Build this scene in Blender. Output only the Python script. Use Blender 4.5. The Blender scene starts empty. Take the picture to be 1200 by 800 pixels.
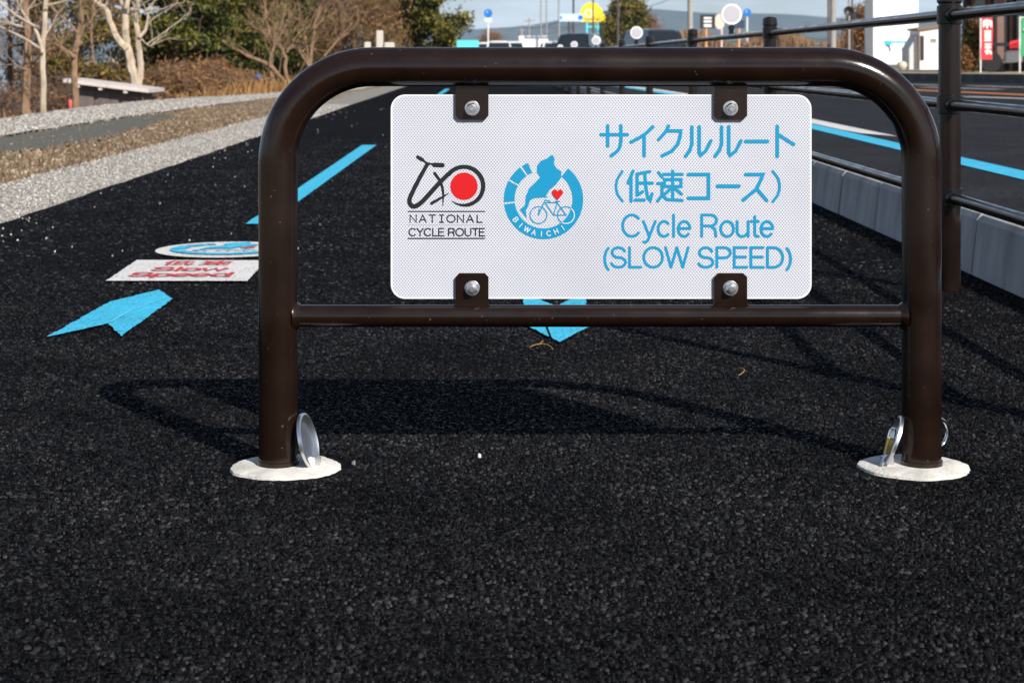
import bpy, math, random
import numpy as np
from mathutils import Vector, Quaternion, Matrix

R = math.radians
sc = bpy.context.scene
col = sc.collection
random.seed(7)
rng = np.random.default_rng(7)

# ------------------------------------------------------------------ camera
CH = 0.635                      # camera height over the cycle path
FP = 2127.0                     # focal length in pixels of a 1200 px wide frame
HZ = 70.0                       # horizon row in that frame
YB = 2.826                      # distance of the arch barrier
S = YB / FP
cam_d = bpy.data.cameras.new('camera')
cam_d.sensor_fit = 'HORIZONTAL'; cam_d.sensor_width = 36.0
cam_d.lens = 36.0 * FP / 1200.0
cam_d.shift_y = -(400.0 - HZ) / 1200.0
cam_d.clip_start = 0.05; cam_d.clip_end = 30000
cam_d.dof.use_dof = True
cam_d.dof.focus_distance = YB + 0.15
cam_d.dof.aperture_fstop = 15.0
cam = bpy.data.objects.new('camera', cam_d)
cam.location = (0, 0, CH); cam.rotation_euler = (R(90), 0, 0)
col.objects.link(cam); sc.camera = cam

# ------------------------------------------------------------------ sky, sun, exposure
SUN = Vector((0.466, -0.728, 0.62)).normalized()
w = bpy.data.worlds.new('World'); sc.world = w; w.use_nodes = True
nt = w.node_tree; nt.nodes.clear()
n_out = nt.nodes.new('ShaderNodeOutputWorld'); n_bg = nt.nodes.new('ShaderNodeBackground')
sky = nt.nodes.new('ShaderNodeTexSky'); sky.sky_type = 'NISHITA'; sky.sun_disc = False
sky.sun_elevation = math.asin(SUN.z); sky.sun_rotation = math.atan2(SUN.x, SUN.y)
sky.air_density = 1.0; sky.dust_density = 0.25; sky.ozone_density = 3.0
tc = nt.nodes.new('ShaderNodeTexCoord')
mp = nt.nodes.new('ShaderNodeMapping'); mp.inputs['Scale'].default_value = (1.0, 1.0, 5.0)
nz = nt.nodes.new('ShaderNodeTexNoise'); nz.inputs['Scale'].default_value = 3.2; nz.inputs['Detail'].default_value = 7; nz.inputs['Roughness'].default_value = 0.55
cr = nt.nodes.new('ShaderNodeMapRange'); cr.inputs['From Min'].default_value = 0.42; cr.inputs['From Max'].default_value = 0.64
cr.inputs['To Min'].default_value = 0.12; cr.inputs['To Max'].default_value = 0.85
mx = nt.nodes.new('ShaderNodeMix'); mx.data_type = 'RGBA'
mx.inputs['B'].default_value = (16.0, 18.0, 21.5, 1)
nt.links.new(tc.outputs['Generated'], mp.inputs['Vector']); nt.links.new(mp.outputs[0], nz.inputs['Vector'])
sepw = nt.nodes.new('ShaderNodeSeparateXYZ'); nt.links.new(tc.outputs['Generated'], sepw.inputs[0])
low = nt.nodes.new('ShaderNodeMapRange'); low.interpolation_type = 'SMOOTHSTEP'        # thin cloud lies towards the horizon, all round
low.inputs['From Min'].default_value = 0.0; low.inputs['From Max'].default_value = 0.55; low.inputs['To Min'].default_value = 1.0; low.inputs['To Max'].default_value = 0.15
nt.links.new(sepw.outputs['Z'], low.inputs['Value'])
mlt = nt.nodes.new('ShaderNodeMath'); mlt.operation = 'MULTIPLY'
nt.links.new(nz.outputs['Fac'], cr.inputs['Value']); nt.links.new(cr.outputs[0], mlt.inputs[0]); nt.links.new(low.outputs[0], mlt.inputs[1]); nt.links.new(mlt.outputs[0], mx.inputs['Factor'])
nt.links.new(sky.outputs[0], mx.inputs['A']); nt.links.new(mx.outputs['Result'], n_bg.inputs['Color'])
n_bg.inputs['Strength'].default_value = 0.050
nt.links.new(n_bg.outputs[0], n_out.inputs['Surface'])

sun_d = bpy.data.lights.new('sun', 'SUN'); sun_d.energy = 5.0; sun_d.angle = R(0.53); sun_d.color = (1.0, 0.935, 0.84)
sun = bpy.data.objects.new('sun', sun_d); sun.rotation_euler = (-SUN).to_track_quat('-Z', 'Y').to_euler()
sun.location = SUN * 50; col.objects.link(sun)
vs = sc.view_settings
vs.view_transform = 'Standard'; vs.look = 'None'; vs.exposure = 0.56; vs.gamma = 1.0; vs.use_curve_mapping = False
sc.cycles.max_bounces = 6; sc.cycles.transparent_max_bounces = 8

# ------------------------------------------------------------------ helpers
def P(px, py, Y):
    """world point seen at pixel (px, py) of the 1200x800 frame at distance Y"""
    return Vector(((px - 600) / FP * Y, Y, CH - (py - HZ) / FP * Y))

def G(px, py, z=0.0):
    Y = (CH - z) * FP / (py - HZ)
    return Vector(((px - 600) / FP * Y, Y, z))

def tag(o, label=None, cat=None, group=None, kind=None):
    if label: o['label'] = label
    if cat: o['category'] = cat
    if group: o['group'] = group
    if kind: o['kind'] = kind
    return o

def empty(name, loc=(0, 0, 0), rz=0.0):
    o = bpy.data.objects.new(name, None); o.empty_display_size = 0.1
    o.location = loc; o.rotation_euler = (0, 0, rz); col.objects.link(o)
    return o

def copy_tree(o, parent=None):
    c = o.copy(); col.objects.link(c); c.parent = parent
    for ch in o.children: copy_tree(ch, c)
    return c

# --- materials
def mat(name, color, rough=0.6, metal=0.0, vary=0.0, scale=20.0, bump=0.0, bscale=None, spec=0.5, coat=0.0, color2=None, detail=4.0, stretch=None):
    m = bpy.data.materials.new(name); m.use_nodes = True
    t = m.node_tree; b = t.nodes['Principled BSDF']
    b.inputs['Base Color'].default_value = (*color, 1); b.inputs['Roughness'].default_value = rough
    b.inputs['Metallic'].default_value = metal; b.inputs['Specular IOR Level'].default_value = spec
    if coat: b.inputs['Coat Weight'].default_value = coat; b.inputs['Coat Roughness'].default_value = 0.12
    if vary or bump or color2:
        c = t.nodes.new('ShaderNodeTexCoord'); vec = c.outputs['Object']
        if stretch:
            mpn = t.nodes.new('ShaderNodeMapping'); mpn.inputs['Scale'].default_value = stretch
            t.links.new(vec, mpn.inputs['Vector']); vec = mpn.outputs[0]
    if vary or color2:
        n = t.nodes.new('ShaderNodeTexNoise'); n.inputs['Scale'].default_value = scale; n.inputs['Detail'].default_value = detail
        n.inputs['Roughness'].default_value = 0.6
        t.links.new(vec, n.inputs['Vector'])
        r = t.nodes.new('ShaderNodeValToRGB')
        a = tuple(max(0, x * (1 - vary)) for x in color)
        d = color2 if color2 else tuple(min(1, x * (1 + vary)) for x in color)
        r.color_ramp.elements[0].position = 0.33; r.color_ramp.elements[1].position = 0.67
        r.color_ramp.elements[0].color = (*a, 1); r.color_ramp.elements[1].color = (*d, 1)
        t.links.new(n.outputs['Fac'], r.inputs['Fac']); t.links.new(r.outputs[0], b.inputs['Base Color'])
    if bump:
        n2 = t.nodes.new('ShaderNodeTexNoise'); n2.inputs['Scale'].default_value = bscale or scale * 3; n2.inputs['Detail'].default_value = 3
        t.links.new(vec, n2.inputs['Vector'])
        bp = t.nodes.new('ShaderNodeBump'); bp.inputs['Strength'].default_value = bump; bp.inputs['Distance'].default_value = 0.01
        t.links.new(n2.outputs['Fac'], bp.inputs['Height']); t.links.new(bp.outputs[0], b.inputs['Normal'])
    return m

def tint_mat(name, c0, c1, rough=0.6, spec=0.3, cm=None, transl=0.0):
    """colour picked per piece from the face attribute 'tint'"""
    m = bpy.data.materials.new(name); m.use_nodes = True
    t = m.node_tree; b = t.nodes['Principled BSDF']
    a = t.nodes.new('ShaderNodeAttribute'); a.attribute_name = 'tint'
    r = t.nodes.new('ShaderNodeValToRGB'); r.color_ramp.elements[0].color = (*c0, 1); r.color_ramp.elements[1].color = (*c1, 1)
    if cm:
        e = r.color_ramp.elements.new(0.5); e.color = (*cm, 1)
    t.links.new(a.outputs['Fac'], r.inputs['Fac']); t.links.new(r.outputs[0], b.inputs['Base Color'])
    b.inputs['Roughness'].default_value = rough; b.inputs['Specular IOR Level'].default_value = spec
    if transl:
        out = t.nodes['Material Output']
        tr = t.nodes.new('ShaderNodeBsdfTranslucent'); ms = t.nodes.new('ShaderNodeMixShader'); ms.inputs[0].default_value = transl
        t.links.new(r.outputs[0], tr.inputs['Color']); t.links.new(b.outputs[0], ms.inputs[1]); t.links.new(tr.outputs[0], ms.inputs[2])
        t.links.new(ms.outputs[0], out.inputs['Surface'])
    return m

def dot_print(name, color, dot, rough=0.35, amount=1.0):
    """retroreflective sheeting: a fine staggered lattice of darker cells over the colour"""
    m = bpy.data.materials.new(name); m.use_nodes = True
    t = m.node_tree; b = t.nodes['Principled BSDF']; L = t.links.new
    c = t.nodes.new('ShaderNodeTexCoord'); sp = t.nodes.new('ShaderNodeSeparateXYZ'); L(c.outputs['Object'], sp.inputs[0])
    def math_(op, a, bb=None):
        n = t.nodes.new('ShaderNodeMath'); n.operation = op
        for i, v in enumerate((a, bb)):
            if v is None: continue
            if isinstance(v, (int, float)): n.inputs[i].default_value = v
            else: L(v, n.inputs[i])
        return n.outputs[0]
    def cell(off):
        u = math_('SUBTRACT', math_('FRACT', math_('ADD', math_('MULTIPLY', sp.outputs['X'], 1 / 0.0046), off)), 0.5)
        v = math_('SUBTRACT', math_('FRACT', math_('ADD', math_('MULTIPLY', sp.outputs['Z'], 1 / 0.0056), off)), 0.5)
        return math_('SQRT', math_('ADD', math_('MULTIPLY', u, u), math_('MULTIPLY', v, v)))
    d = math_('MINIMUM', cell(0.0), cell(0.5))
    mr = t.nodes.new('ShaderNodeMapRange'); mr.inputs['From Min'].default_value = 0.17; mr.inputs['From Max'].default_value = 0.30
    mr.inputs['To Min'].default_value = amount; mr.inputs['To Max'].default_value = 0.0
    L(d, mr.inputs['Value'])
    mx = t.nodes.new('ShaderNodeMix'); mx.data_type = 'RGBA'
    mx.inputs['A'].default_value = (*color, 1); mx.inputs['B'].default_value = (*dot, 1)
    L(mr.outputs[0], mx.inputs['Factor']); L(mx.outputs['Result'], b.inputs['Base Color'])
    b.inputs['Roughness'].default_value = rough
    return m

# --- mesh building
class MB:
    def __init__(self): self.v = []; self.f = []
    def add(self, vs, fs):
        o = len(self.v); self.v += [tuple(p) for p in vs]; self.f += [tuple(i + o for i in q) for q in fs]; return self
    def box(self, x0, x1, y0, y1, z0, z1):
        return self.add([(x0,y0,z0),(x1,y0,z0),(x1,y1,z0),(x0,y1,z0),(x0,y0,z1),(x1,y0,z1),(x1,y1,z1),(x0,y1,z1)],
                        [(3,2,1,0),(4,5,6,7),(0,1,5,4),(1,2,6,5),(2,3,7,6),(3,0,4,7)])
    def cbox(self, x0, x1, y0, y1, z0, z1, c=0.01):
        """box with chamfered vertical and top edges"""
        def ring(i, z): return [(x0+i+c,y0+i,z),(x1-i-c,y0+i,z),(x1-i,y0+i+c,z),(x1-i,y1-i-c,z),(x1-i-c,y1-i,z),(x0+i+c,y1-i,z),(x0+i,y1-i-c,z),(x0+i,y0+i+c,z)]
        return self.loft([ring(0, z0), ring(0, z1 - c), ring(c, z1)])
    def loft(self, rings, cap=True):
        n = len(rings[0]); vs = [p for r in rings for p in r]; fs = []
        for k in range(len(rings) - 1):
            for i in range(n):
                j = (i + 1) % n; fs.append((k*n+i, k*n+j, (k+1)*n+j, (k+1)*n+i))
        if cap: fs.append(tuple(reversed(range(n)))); fs.append(tuple((len(rings)-1)*n + i for i in range(n)))
        return self.add(vs, fs)
    def tube(self, pts, rad, k=8, cap=True):
        pts = [Vector(p) for p in pts]
        if not hasattr(rad, '__len__'): rad = [rad] * len(pts)
        rings = []; up = None
        for i, p in enumerate(pts):
            d = (pts[min(i+1, len(pts)-1)] - pts[max(i-1, 0)])
            if d.length < 1e-9: d = Vector((0, 0, 1))
            d.normalize()
            if up is None:
                up = Vector((0, 0, 1)) if abs(d.z) < 0.9 else Vector((1, 0, 0))
            a = d.cross(up)
            if a.length < 1e-6: a = d.orthogonal()
            a.normalize(); b = a.cross(d); up = b
            rings.append([p + (a * math.cos(2*math.pi*j/k) + b * math.sin(2*math.pi*j/k)) * rad[i] for j in range(k)])
        return self.loft(rings, cap)
    def lathe(self, prof, c=(0,0,0), ax='z', k=24, cap=True):
        """prof: (radius, height) pairs along the axis"""
        c = Vector(c); rings = []
        for r, h in prof:
            ring = []
            for j in range(k):
                a = 2*math.pi*j/k; x, y = r*math.cos(a), r*math.sin(a)
                ring.append(c + (Vector((x, y, h)) if ax == 'z' else Vector((x, -h, y)) if ax == '-y' else Vector((h, x, y))))
            rings.append(ring)
        return self.loft(rings, cap)
    def prism(self, poly, f0, f1):
        """poly: list of 2d points; f0, f1 map (u, v) to the two faces"""
        n = len(poly)
        a = [Vector(f0(*p)) for p in poly]; b = [Vector(f1(*p)) for p in poly]
        fs = [tuple(reversed(range(n))), tuple(range(n, 2*n))]
        for i in range(n):
            j = (i+1) % n; fs.append((i, j, n+j, n+i))
        return self.add(a + b, fs)
    def xform(self, M, start=0):
        self.v[start:] = [tuple(M @ Vector(p)) for p in self.v[start:]]; return self
    def build(self, name, m, parent=None, smooth=False, angle=40):
        me = bpy.data.meshes.new(name); me.from_pydata(self.v, [], self.f); me.materials.append(m)
        if smooth:
            me.polygons.foreach_set('use_smooth', [True]*len(me.polygons))
            try: me.set_sharp_from_angle(angle=R(angle))
            except Exception: pass
        me.update()
        o = bpy.data.objects.new(name, me); col.objects.link(o)
        if parent: o.parent = parent
        return o

def mesh_np(name, V, F, m, tint=None, parent=None, smooth=False):
    """fast mesh from arrays; F is (n, 3) or (n, 4)"""
    me = bpy.data.meshes.new(name); k = F.shape[1]; n = len(F)
    me.vertices.add(len(V)); me.vertices.foreach_set('co', np.ascontiguousarray(V, dtype=np.float32).ravel())
    me.loops.add(n*k); me.loops.foreach_set('vertex_index', np.ascontiguousarray(F, dtype=np.int32).ravel())
    me.polygons.add(n); me.polygons.foreach_set('loop_start', np.arange(0, n*k, k, dtype=np.int32))
    if smooth: me.polygons.foreach_set('use_smooth', np.ones(n, dtype=bool))
    if tint is not None:
        a = me.attributes.new('tint', 'FLOAT', 'FACE'); a.data.foreach_set('value', np.ascontiguousarray(tint, dtype=np.float32))
    me.update(calc_edges=True); me.materials.append(m)
    o = bpy.data.objects.new(name, me); col.objects.link(o)
    if parent: o.parent = parent
    return o

def sheet(name, poly, z, m, parent=None, zf=None):
    return MB().add([(x, y, zf(x, y) if zf else z) for x, y in poly], [tuple(range(len(poly)))]).build(name, m, parent)

def strip(name, left, right, z, m, parent=None):
    """a sheet between two polylines of equal length"""
    mb = MB(); n = len(left)
    mb.add([(x, y, z) for x, y in left] + [(x, y, z) for x, y in right], [(i, n+i, n+i+1, i+1) for i in range(n-1)])
    return mb.build(name, m, parent)

def resample(pts, n):
    pts = [Vector(p) for p in pts]; L = [0]
    for a, b in zip(pts, pts[1:]): L.append(L[-1] + (b-a).length)
    out = []
    for i in range(n):
        t = L[-1]*i/(n-1); k = 0
        while k < len(L)-2 and L[k+1] < t: k += 1
        f = (t-L[k])/max(1e-9, L[k+1]-L[k]); out.append(pts[k].lerp(pts[k+1], f))
    return out

def catmull(pts, sub=6):
    p = [Vector(q) for q in pts]
    if len(p) < 3: return p
    p = [p[0]*2-p[1]] + p + [p[-1]*2-p[-2]]; out = []
    for i in range(1, len(p)-2):
        for s in range(sub):
            t = s/sub; a, b, c, d = p[i-1], p[i], p[i+1], p[i+2]
            out.append(0.5*((2*b) + (c-a)*t + (2*a-5*b+4*c-d)*t*t + (3*b-a-3*c+d)*t**3))
    out.append(p[-2]); return out

# --- strokes for lettering and emblems: flat ribbons with round ends, each a hair above the last
class Ink:
    def __init__(self, fn, step=0.00002):
        self.mb = MB(); self.fn = fn; self.k = 0; self.step = step
    def stroke(self, pts, wd, smooth=False, cap=5):
        p = [Vector((q[0], q[1])) for q in pts]
        if smooth: p = [Vector((q.x, q.y)) for q in catmull([Vector((a.x, a.y, 0)) for a in p], 7)]
        n = len(p); ws = wd if hasattr(wd, '__len__') else [wd, wd]
        closed = (p[0]-p[-1]).length < 1e-6 and n > 3
        L, Rr = [], []
        for i in range(n):
            t = i/(n-1); h = (ws[0] + (ws[-1]-ws[0])*t)/2 if len(ws) == 2 else np.interp(t, np.linspace(0, 1, len(ws)), ws)/2
            if closed: d0 = p[i]-p[i-1] if i else p[0]-p[-2]; d1 = p[i+1]-p[i] if i < n-1 else p[1]-p[0]
            else: d0 = p[i]-p[i-1] if i else p[1]-p[0]; d1 = p[i+1]-p[i] if i < n-1 else p[-1]-p[-2]
            d0 = d0.normalized(); d1 = d1.normalized(); d = d0+d1
            d = d.normalized() if d.length > 1e-6 else d1
            nn = Vector((-d.y, d.x)); c = max(0.5, nn.dot(Vector((-d1.y, d1.x))))
            L.append(p[i]+nn*h/c); Rr.append(p[i]-nn*h/c)
        vs = L + Rr; fs = [(i, n+i, n+i+1, i+1) for i in range(n-1)]
        if not closed and cap:
            for e, (i, sgn) in enumerate(((0, -1), (n-1, 1))):
                d = (p[1]-p[0]) if i == 0 else (p[-1]-p[-2]); d = d.normalized()*sgn
                h = ((L[i]-Rr[i]).length)/2; q = Vector((-d.y, d.x)); b = len(vs); m_ = []
                for j in range(1, cap):
                    a = math.pi*j/cap; vs.append(p[i] + (q*math.cos(a) + d*math.sin(a))*h); m_.append(b+j-1)
                fs.append((n+i, *reversed(m_), i) if i == 0 and False else (i, *m_, n+i) if i else (n+i, *m_, i))
        self.k += 1
        self.mb.add([self.fn(v.x, v.y, self.k*self.step) for v in vs], fs); return self
    def fill(self, poly):
        self.k += 1
        self.mb.add([self.fn(x, y, self.k*self.step) for x, y in poly], [tuple(range(len(poly)))]); return self
    def ringseg(self, cx, cy, r0, r1, a0, a1, n=24):
        self.k += 1; vs = []
        for i in range(n+1):
            a = R(a0+(a1-a0)*i/n)
            for r in (r0, r1): vs.append(self.fn(cx+r*math.cos(a), cy-r*math.sin(a), self.k*self.step))
        self.mb.add(vs, [(2*i, 2*i+1, 2*i+3, 2*i+2) for i in range(n)]); return self
    def disc(self, cx, cy, r, n=40):
        return self.fill([(cx+r*math.cos(2*math.pi*i/n), cy+r*math.sin(2*math.pi*i/n)) for i in range(n)])
    def build(self, name, m, parent=None): return self.mb.build(name, m, parent)

def arc(cx, cy, rx, ry, a0, a1, n=14):
    return [(cx+rx*math.cos(R(a0+(a1-a0)*i/n)), cy+ry*math.sin(R(a0+(a1-a0)*i/n))) for i in range(n+1)]
FONT = {   # x right, y up, cap height 1: (advance, strokes)
 'C': (.92, [arc(.44, .5, .40, .5, 42, 318)]), 'S': (.80, [arc(.37, .745, .29, .255, 15, 270)+arc(.37, .25, .33, .25, 90, -165)[1:]]),
 'L': (.68, [[(.08, 1), (.08, 0), (.6, 0)]]), 'O': (1.02, [arc(.48, .5, .43, .5, 90, 450, 28)]),
 'W': (1.16, [[(.03, 1), (.28, 0)], [(.28, 0), (.55, 1)], [(.55, 1), (.82, 0)], [(.82, 0), (1.07, 1)]]), 'P': (.80, [[(.08, 0), (.08, 1)], [(.08, 1), (.42, 1)]+arc(.42, .74, .28, .26, 90, -90)[1:]+[(.08, .48)]]),
 'E': (.76, [[(.64, 1), (.08, 1), (.08, 0), (.66, 0)], [(.08, .52), (.60, .52)]]), 'D': (.90, [[(.08, 0), (.08, 1)], [(.08, 1), (.36, 1)]+arc(.36, .5, .42, .5, 90, -90)[1:]+[(.08, 0)]]),
 'R': (.86, [[(.08, 0), (.08, 1)], [(.08, 1), (.46, 1)]+arc(.46, .745, .27, .255, 90, -90)[1:]+[(.08, .49)], [(.46, .49), (.66, .34), (.70, 0)]]),
 'N': (.86, [[(.08, 0), (.08, 1), (.72, 0), (.72, 1)]]), 'A': (.84, [[(.04, 0), (.40, 1), (.76, 0)], [(.16, .34), (.64, .34)]]),
 'T': (.76, [[(.04, 1), (.70, 1)], [(.37, 1), (.37, 0)]]), 'I': (.60, [[(.28, 0), (.28, 1)], [(.08, 1), (.48, 1)], [(.08, 0), (.48, 0)]]),
 'i': (.3, [[(.15, 0), (.15, 1)]]), 'H': (.86, [[(.08, 0), (.08, 1)], [(.72, 0), (.72, 1)], [(.08, .52), (.72, .52)]]),
 'U': (.86, [[(.08, 1), (.08, .34)]+arc(.40, .34, .32, .34, 180, 360)[1:]+[(.72, 1)]]), 'Y': (.80, [[(.02, 1), (.37, .46), (.72, 1)], [(.37, .46), (.37, 0)]]),
 'B': (.80, [[(.08, .52), (.42, .52)]+arc(.42, .76, .24, .24, -90, 90)[1:]+[(.08, 1)], [(.08, 1), (.08, 0)], [(.08, 0), (.42, 0)]+arc(.42, .26, .29, .26, -90, 90)[1:]+[(.08, .52)]]),
 'y': (.62, [[(.03, .70), (.29, 0)], [(.55, .70), (.29, 0), (.22, -.20), (.13, -.27), (.04, -.26)]]), 'c': (.62, [arc(.31, .35, .26, .35, 45, 315)]),
 'l': (.26, [[(.11, 0), (.11, 1)]]), 'e': (.66, [[(.05, .37), (.57, .37)], arc(.31, .35, .26, .35, 4, 318)]), 'o': (.70, [arc(.33, .35, .28, .35, 90, 450, 24)]),
 'u': (.66, [[(.07, .70), (.07, .22)]+arc(.28, .22, .21, .22, 180, 315)[1:]+[(.55, .20)], [(.55, .70), (.55, 0)]]), 't': (.40, [[(.18, .93), (.18, .10), (.24, .01), (.34, .01)], [(.02, .70), (.34, .70)]]),
 'w': (.90, [[(.03, .70), (.22, 0), (.43, .70), (.64, 0), (.83, .70)]]), 'p': (.70, [[(.07, .70), (.07, -.27)], arc(.35, .35, .28, .35, 90, 450, 24)]),
 'd': (.70, [[(.63, 1), (.63, 0)], arc(.35, .35, .28, .35, 90, 450, 24)]),
 '(': (.36, [arc(.50, .42, .40, .66, 125, 235)]), ')': (.36, [arc(-.16, .42, .40, .66, 55, -55)]), ' ': (.34, []),
}
def write(ink, s, x0, x1, base, cap, wd, up=-1.0, mono=None):
    """text between x0 and x1 on a baseline; v grows downward in design units when up = -1"""
    adv = [mono or FONT[c][0] for c in s]; tot = sum(adv) - 0.06; kx = (x1-x0)/tot; x = 0.0
    for c, a in zip(s, adv):
        off = (a - FONT[c][0])/2 if mono else 0
        for st in FONT[c][1]:
            ink.stroke([(x0+(x+off+u)*kx, base+up*v*cap) for u, v in st], wd)
        x += a

# ------------------------------------------------------------------ materials
BROWN = mat('brown_enamel', (0.0100, 0.0048, 0.0031), 0.16, vary=0.25, scale=14, bump=0.012, bscale=200, spec=0.42)
BROWN2 = mat('brown_railing_paint', (0.0085, 0.0046, 0.0034), 0.18, vary=0.15, scale=6, bump=0.015, bscale=140, spec=0.4)
BLACKM = mat('black_casting', (0.006, 0.006, 0.007), 0.3, vary=0.2, scale=20, spec=.35)
STEEL = mat('stainless_steel', (0.70, 0.70, 0.71), 0.30, metal=1.0, vary=0.1, scale=60)
CHROME = mat('chrome', (0.75, 0.75, 0.77), 0.12, metal=1.0)
BRASS = mat('brass', (0.55, 0.38, 0.12), 0.3, metal=1.0, vary=0.15, scale=80)
SHEET = dot_print('reflective_sheeting', (0.555, 0.573, 0.620), (0.195, 0.218, 0.305), amount=0.95)
INK_B = dot_print('blue_print', (0.003, 0.25, 0.445), (0.002, 0.15, 0.33), amount=0.85)
INK_K = mat('black_print', (0.008, 0.008, 0.010), 0.4)
INK_G = mat('grey_print', (0.30, 0.31, 0.36), 0.5)
INK_R = dot_print('red_print', (0.52, 0.004, 0.006), (0.40, 0.003, 0.004), amount=0.6)
INK_W = mat('white_print', (0.50, 0.56, 0.62), 0.4)
ALU = mat('aluminium_back', (0.45, 0.45, 0.46), 0.4, metal=0.8, vary=0.1, scale=30)
MORTAR = mat('white_mortar', (0.60, 0.585, 0.55), 0.9, vary=0.07, scale=22, bump=0.3, bscale=130)

def asphalt_mat(name, base, scale, bump, dist, spec=0.1):
    m = bpy.data.materials.new(name); m.use_nodes = True
    t = m.node_tree; b = t.nodes['Principled BSDF']; L = t.links.new
    c = t.nodes.new('ShaderNodeTexCoord')
    vo = t.nodes.new('ShaderNodeTexVoronoi'); vo.inputs['Scale'].default_value = scale; L(c.outputs['Object'], vo.inputs['Vector'])
    big = t.nodes.new('ShaderNodeTexNoise'); big.inputs['Scale'].default_value = 1.7; big.inputs['Detail'].default_value = 5; L(c.outputs['Object'], big.inputs['Vector'])
    fine = t.nodes.new('ShaderNodeTexNoise'); fine.inputs['Scale'].default_value = scale*1.4; fine.inputs['Detail'].default_value = 3; L(c.outputs['Object'], fine.inputs['Vector'])
    r1 = t.nodes.new('ShaderNodeMapRange'); r1.inputs['From Min'].default_value = 0.3; r1.inputs['From Max'].default_value = 0.7; r1.inputs['To Min'].default_value = 0.72; r1.inputs['To Max'].default_value = 1.25
    L(big.outputs['Fac'], r1.inputs['Value'])
    sep = t.nodes.new('ShaderNodeSeparateColor'); L(vo.outputs['Color'], sep.inputs[0])
    r2 = t.nodes.new('ShaderNodeMapRange'); r2.inputs['To Min'].default_value = 0.2; r2.inputs['To Max'].default_value = 2.1; L(sep.outputs[0], r2.inputs['Value'])
    mu = t.nodes.new('ShaderNodeMath'); mu.operation = 'MULTIPLY'; L(r1.outputs[0], mu.inputs[0]); L(r2.outputs[0], mu.inputs[1])
    vm = t.nodes.new('ShaderNodeVectorMath'); vm.operation = 'SCALE'; vm.inputs[0].default_value = base; L(mu.outputs[0], vm.inputs['Scale'])
    L(vm.outputs[0], b.inputs['Base Color']); b.inputs['Roughness'].default_value = 0.75; b.inputs['Specular IOR Level'].default_value = spec
    ad = t.nodes.new('ShaderNodeMath'); ad.operation = 'MULTIPLY_ADD'; L(vo.outputs['Distance'], ad.inputs[0]); ad.inputs[1].default_value = -1.0; L(fine.outputs['Fac'], ad.inputs[2])
    bp = t.nodes.new('ShaderNodeBump'); bp.inputs['Strength'].default_value = bump; bp.inputs['Distance'].default_value = dist
    L(ad.outputs[0], bp.inputs['Height']); L(bp.outputs[0], b.inputs['Normal'])
    return m
ASPH = asphalt_mat('new_asphalt', (0.0052, 0.0051, 0.0061), 70, 1.0, 0.012, 0.02)
ROADM = asphalt_mat('road_asphalt', (0.0150, 0.0150, 0.0178), 90, 0.5, 0.005, 0.06)
AGG = tint_mat('bitumen_aggregate', (0.0012, 0.0012, 0.0015), (0.047, 0.0465, 0.048), rough=0.36, spec=0.05, cm=(0.0098, 0.0097, 0.0106))
def patchy(m, lo, hi, scale):
    """broad uneven wear: scales the base colour by a large noise"""
    t = m.node_tree; b = t.nodes['Principled BSDF']; L = t.links.new; src = b.inputs['Base Color'].links[0].from_socket
    c = t.nodes.new('ShaderNodeTexCoord'); n = t.nodes.new('ShaderNodeTexNoise'); n.inputs['Scale'].default_value = scale; n.inputs['Detail'].default_value = 6; n.inputs['Roughness'].default_value = 0.62
    r = t.nodes.new('ShaderNodeMapRange'); r.inputs['From Min'].default_value = 0.34; r.inputs['From Max'].default_value = 0.66; r.inputs['To Min'].default_value = lo; r.inputs['To Max'].default_value = hi
    v = t.nodes.new('ShaderNodeVectorMath'); v.operation = 'SCALE'
    L(c.outputs['Object'], n.inputs['Vector']); L(n.outputs['Fac'], r.inputs['Value']); L(src, v.inputs[0]); L(r.outputs[0], v.inputs['Scale']); L(v.outputs[0], b.inputs['Base Color'])
def worn(m, scale, thr, dark):
    """pits where the asphalt shows through a painted marking"""
    t = m.node_tree; b = t.nodes['Principled BSDF']; L = t.links.new; src = b.inputs['Base Color'].links[0].from_socket
    c = t.nodes.new('ShaderNodeTexCoord'); n = t.nodes.new('ShaderNodeTexNoise'); n.inputs['Scale'].default_value = scale; n.inputs['Detail'].default_value = 3; n.inputs['Roughness'].default_value = 0.7
    r = t.nodes.new('ShaderNodeMapRange'); r.inputs['From Min'].default_value = thr; r.inputs['From Max'].default_value = thr+0.05; r.inputs['To Min'].default_value = 0.85; r.inputs['To Max'].default_value = 0.0
    mx = t.nodes.new('ShaderNodeMix'); mx.data_type = 'RGBA'; mx.inputs['B'].default_value = (*dark, 1)
    L(c.outputs['Object'], n.inputs['Vector']); L(n.outputs['Fac'], r.inputs['Value']); L(r.outputs[0], mx.inputs['Factor']); L(src, mx.inputs['A']); L(mx.outputs['Result'], b.inputs['Base Color'])
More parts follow.
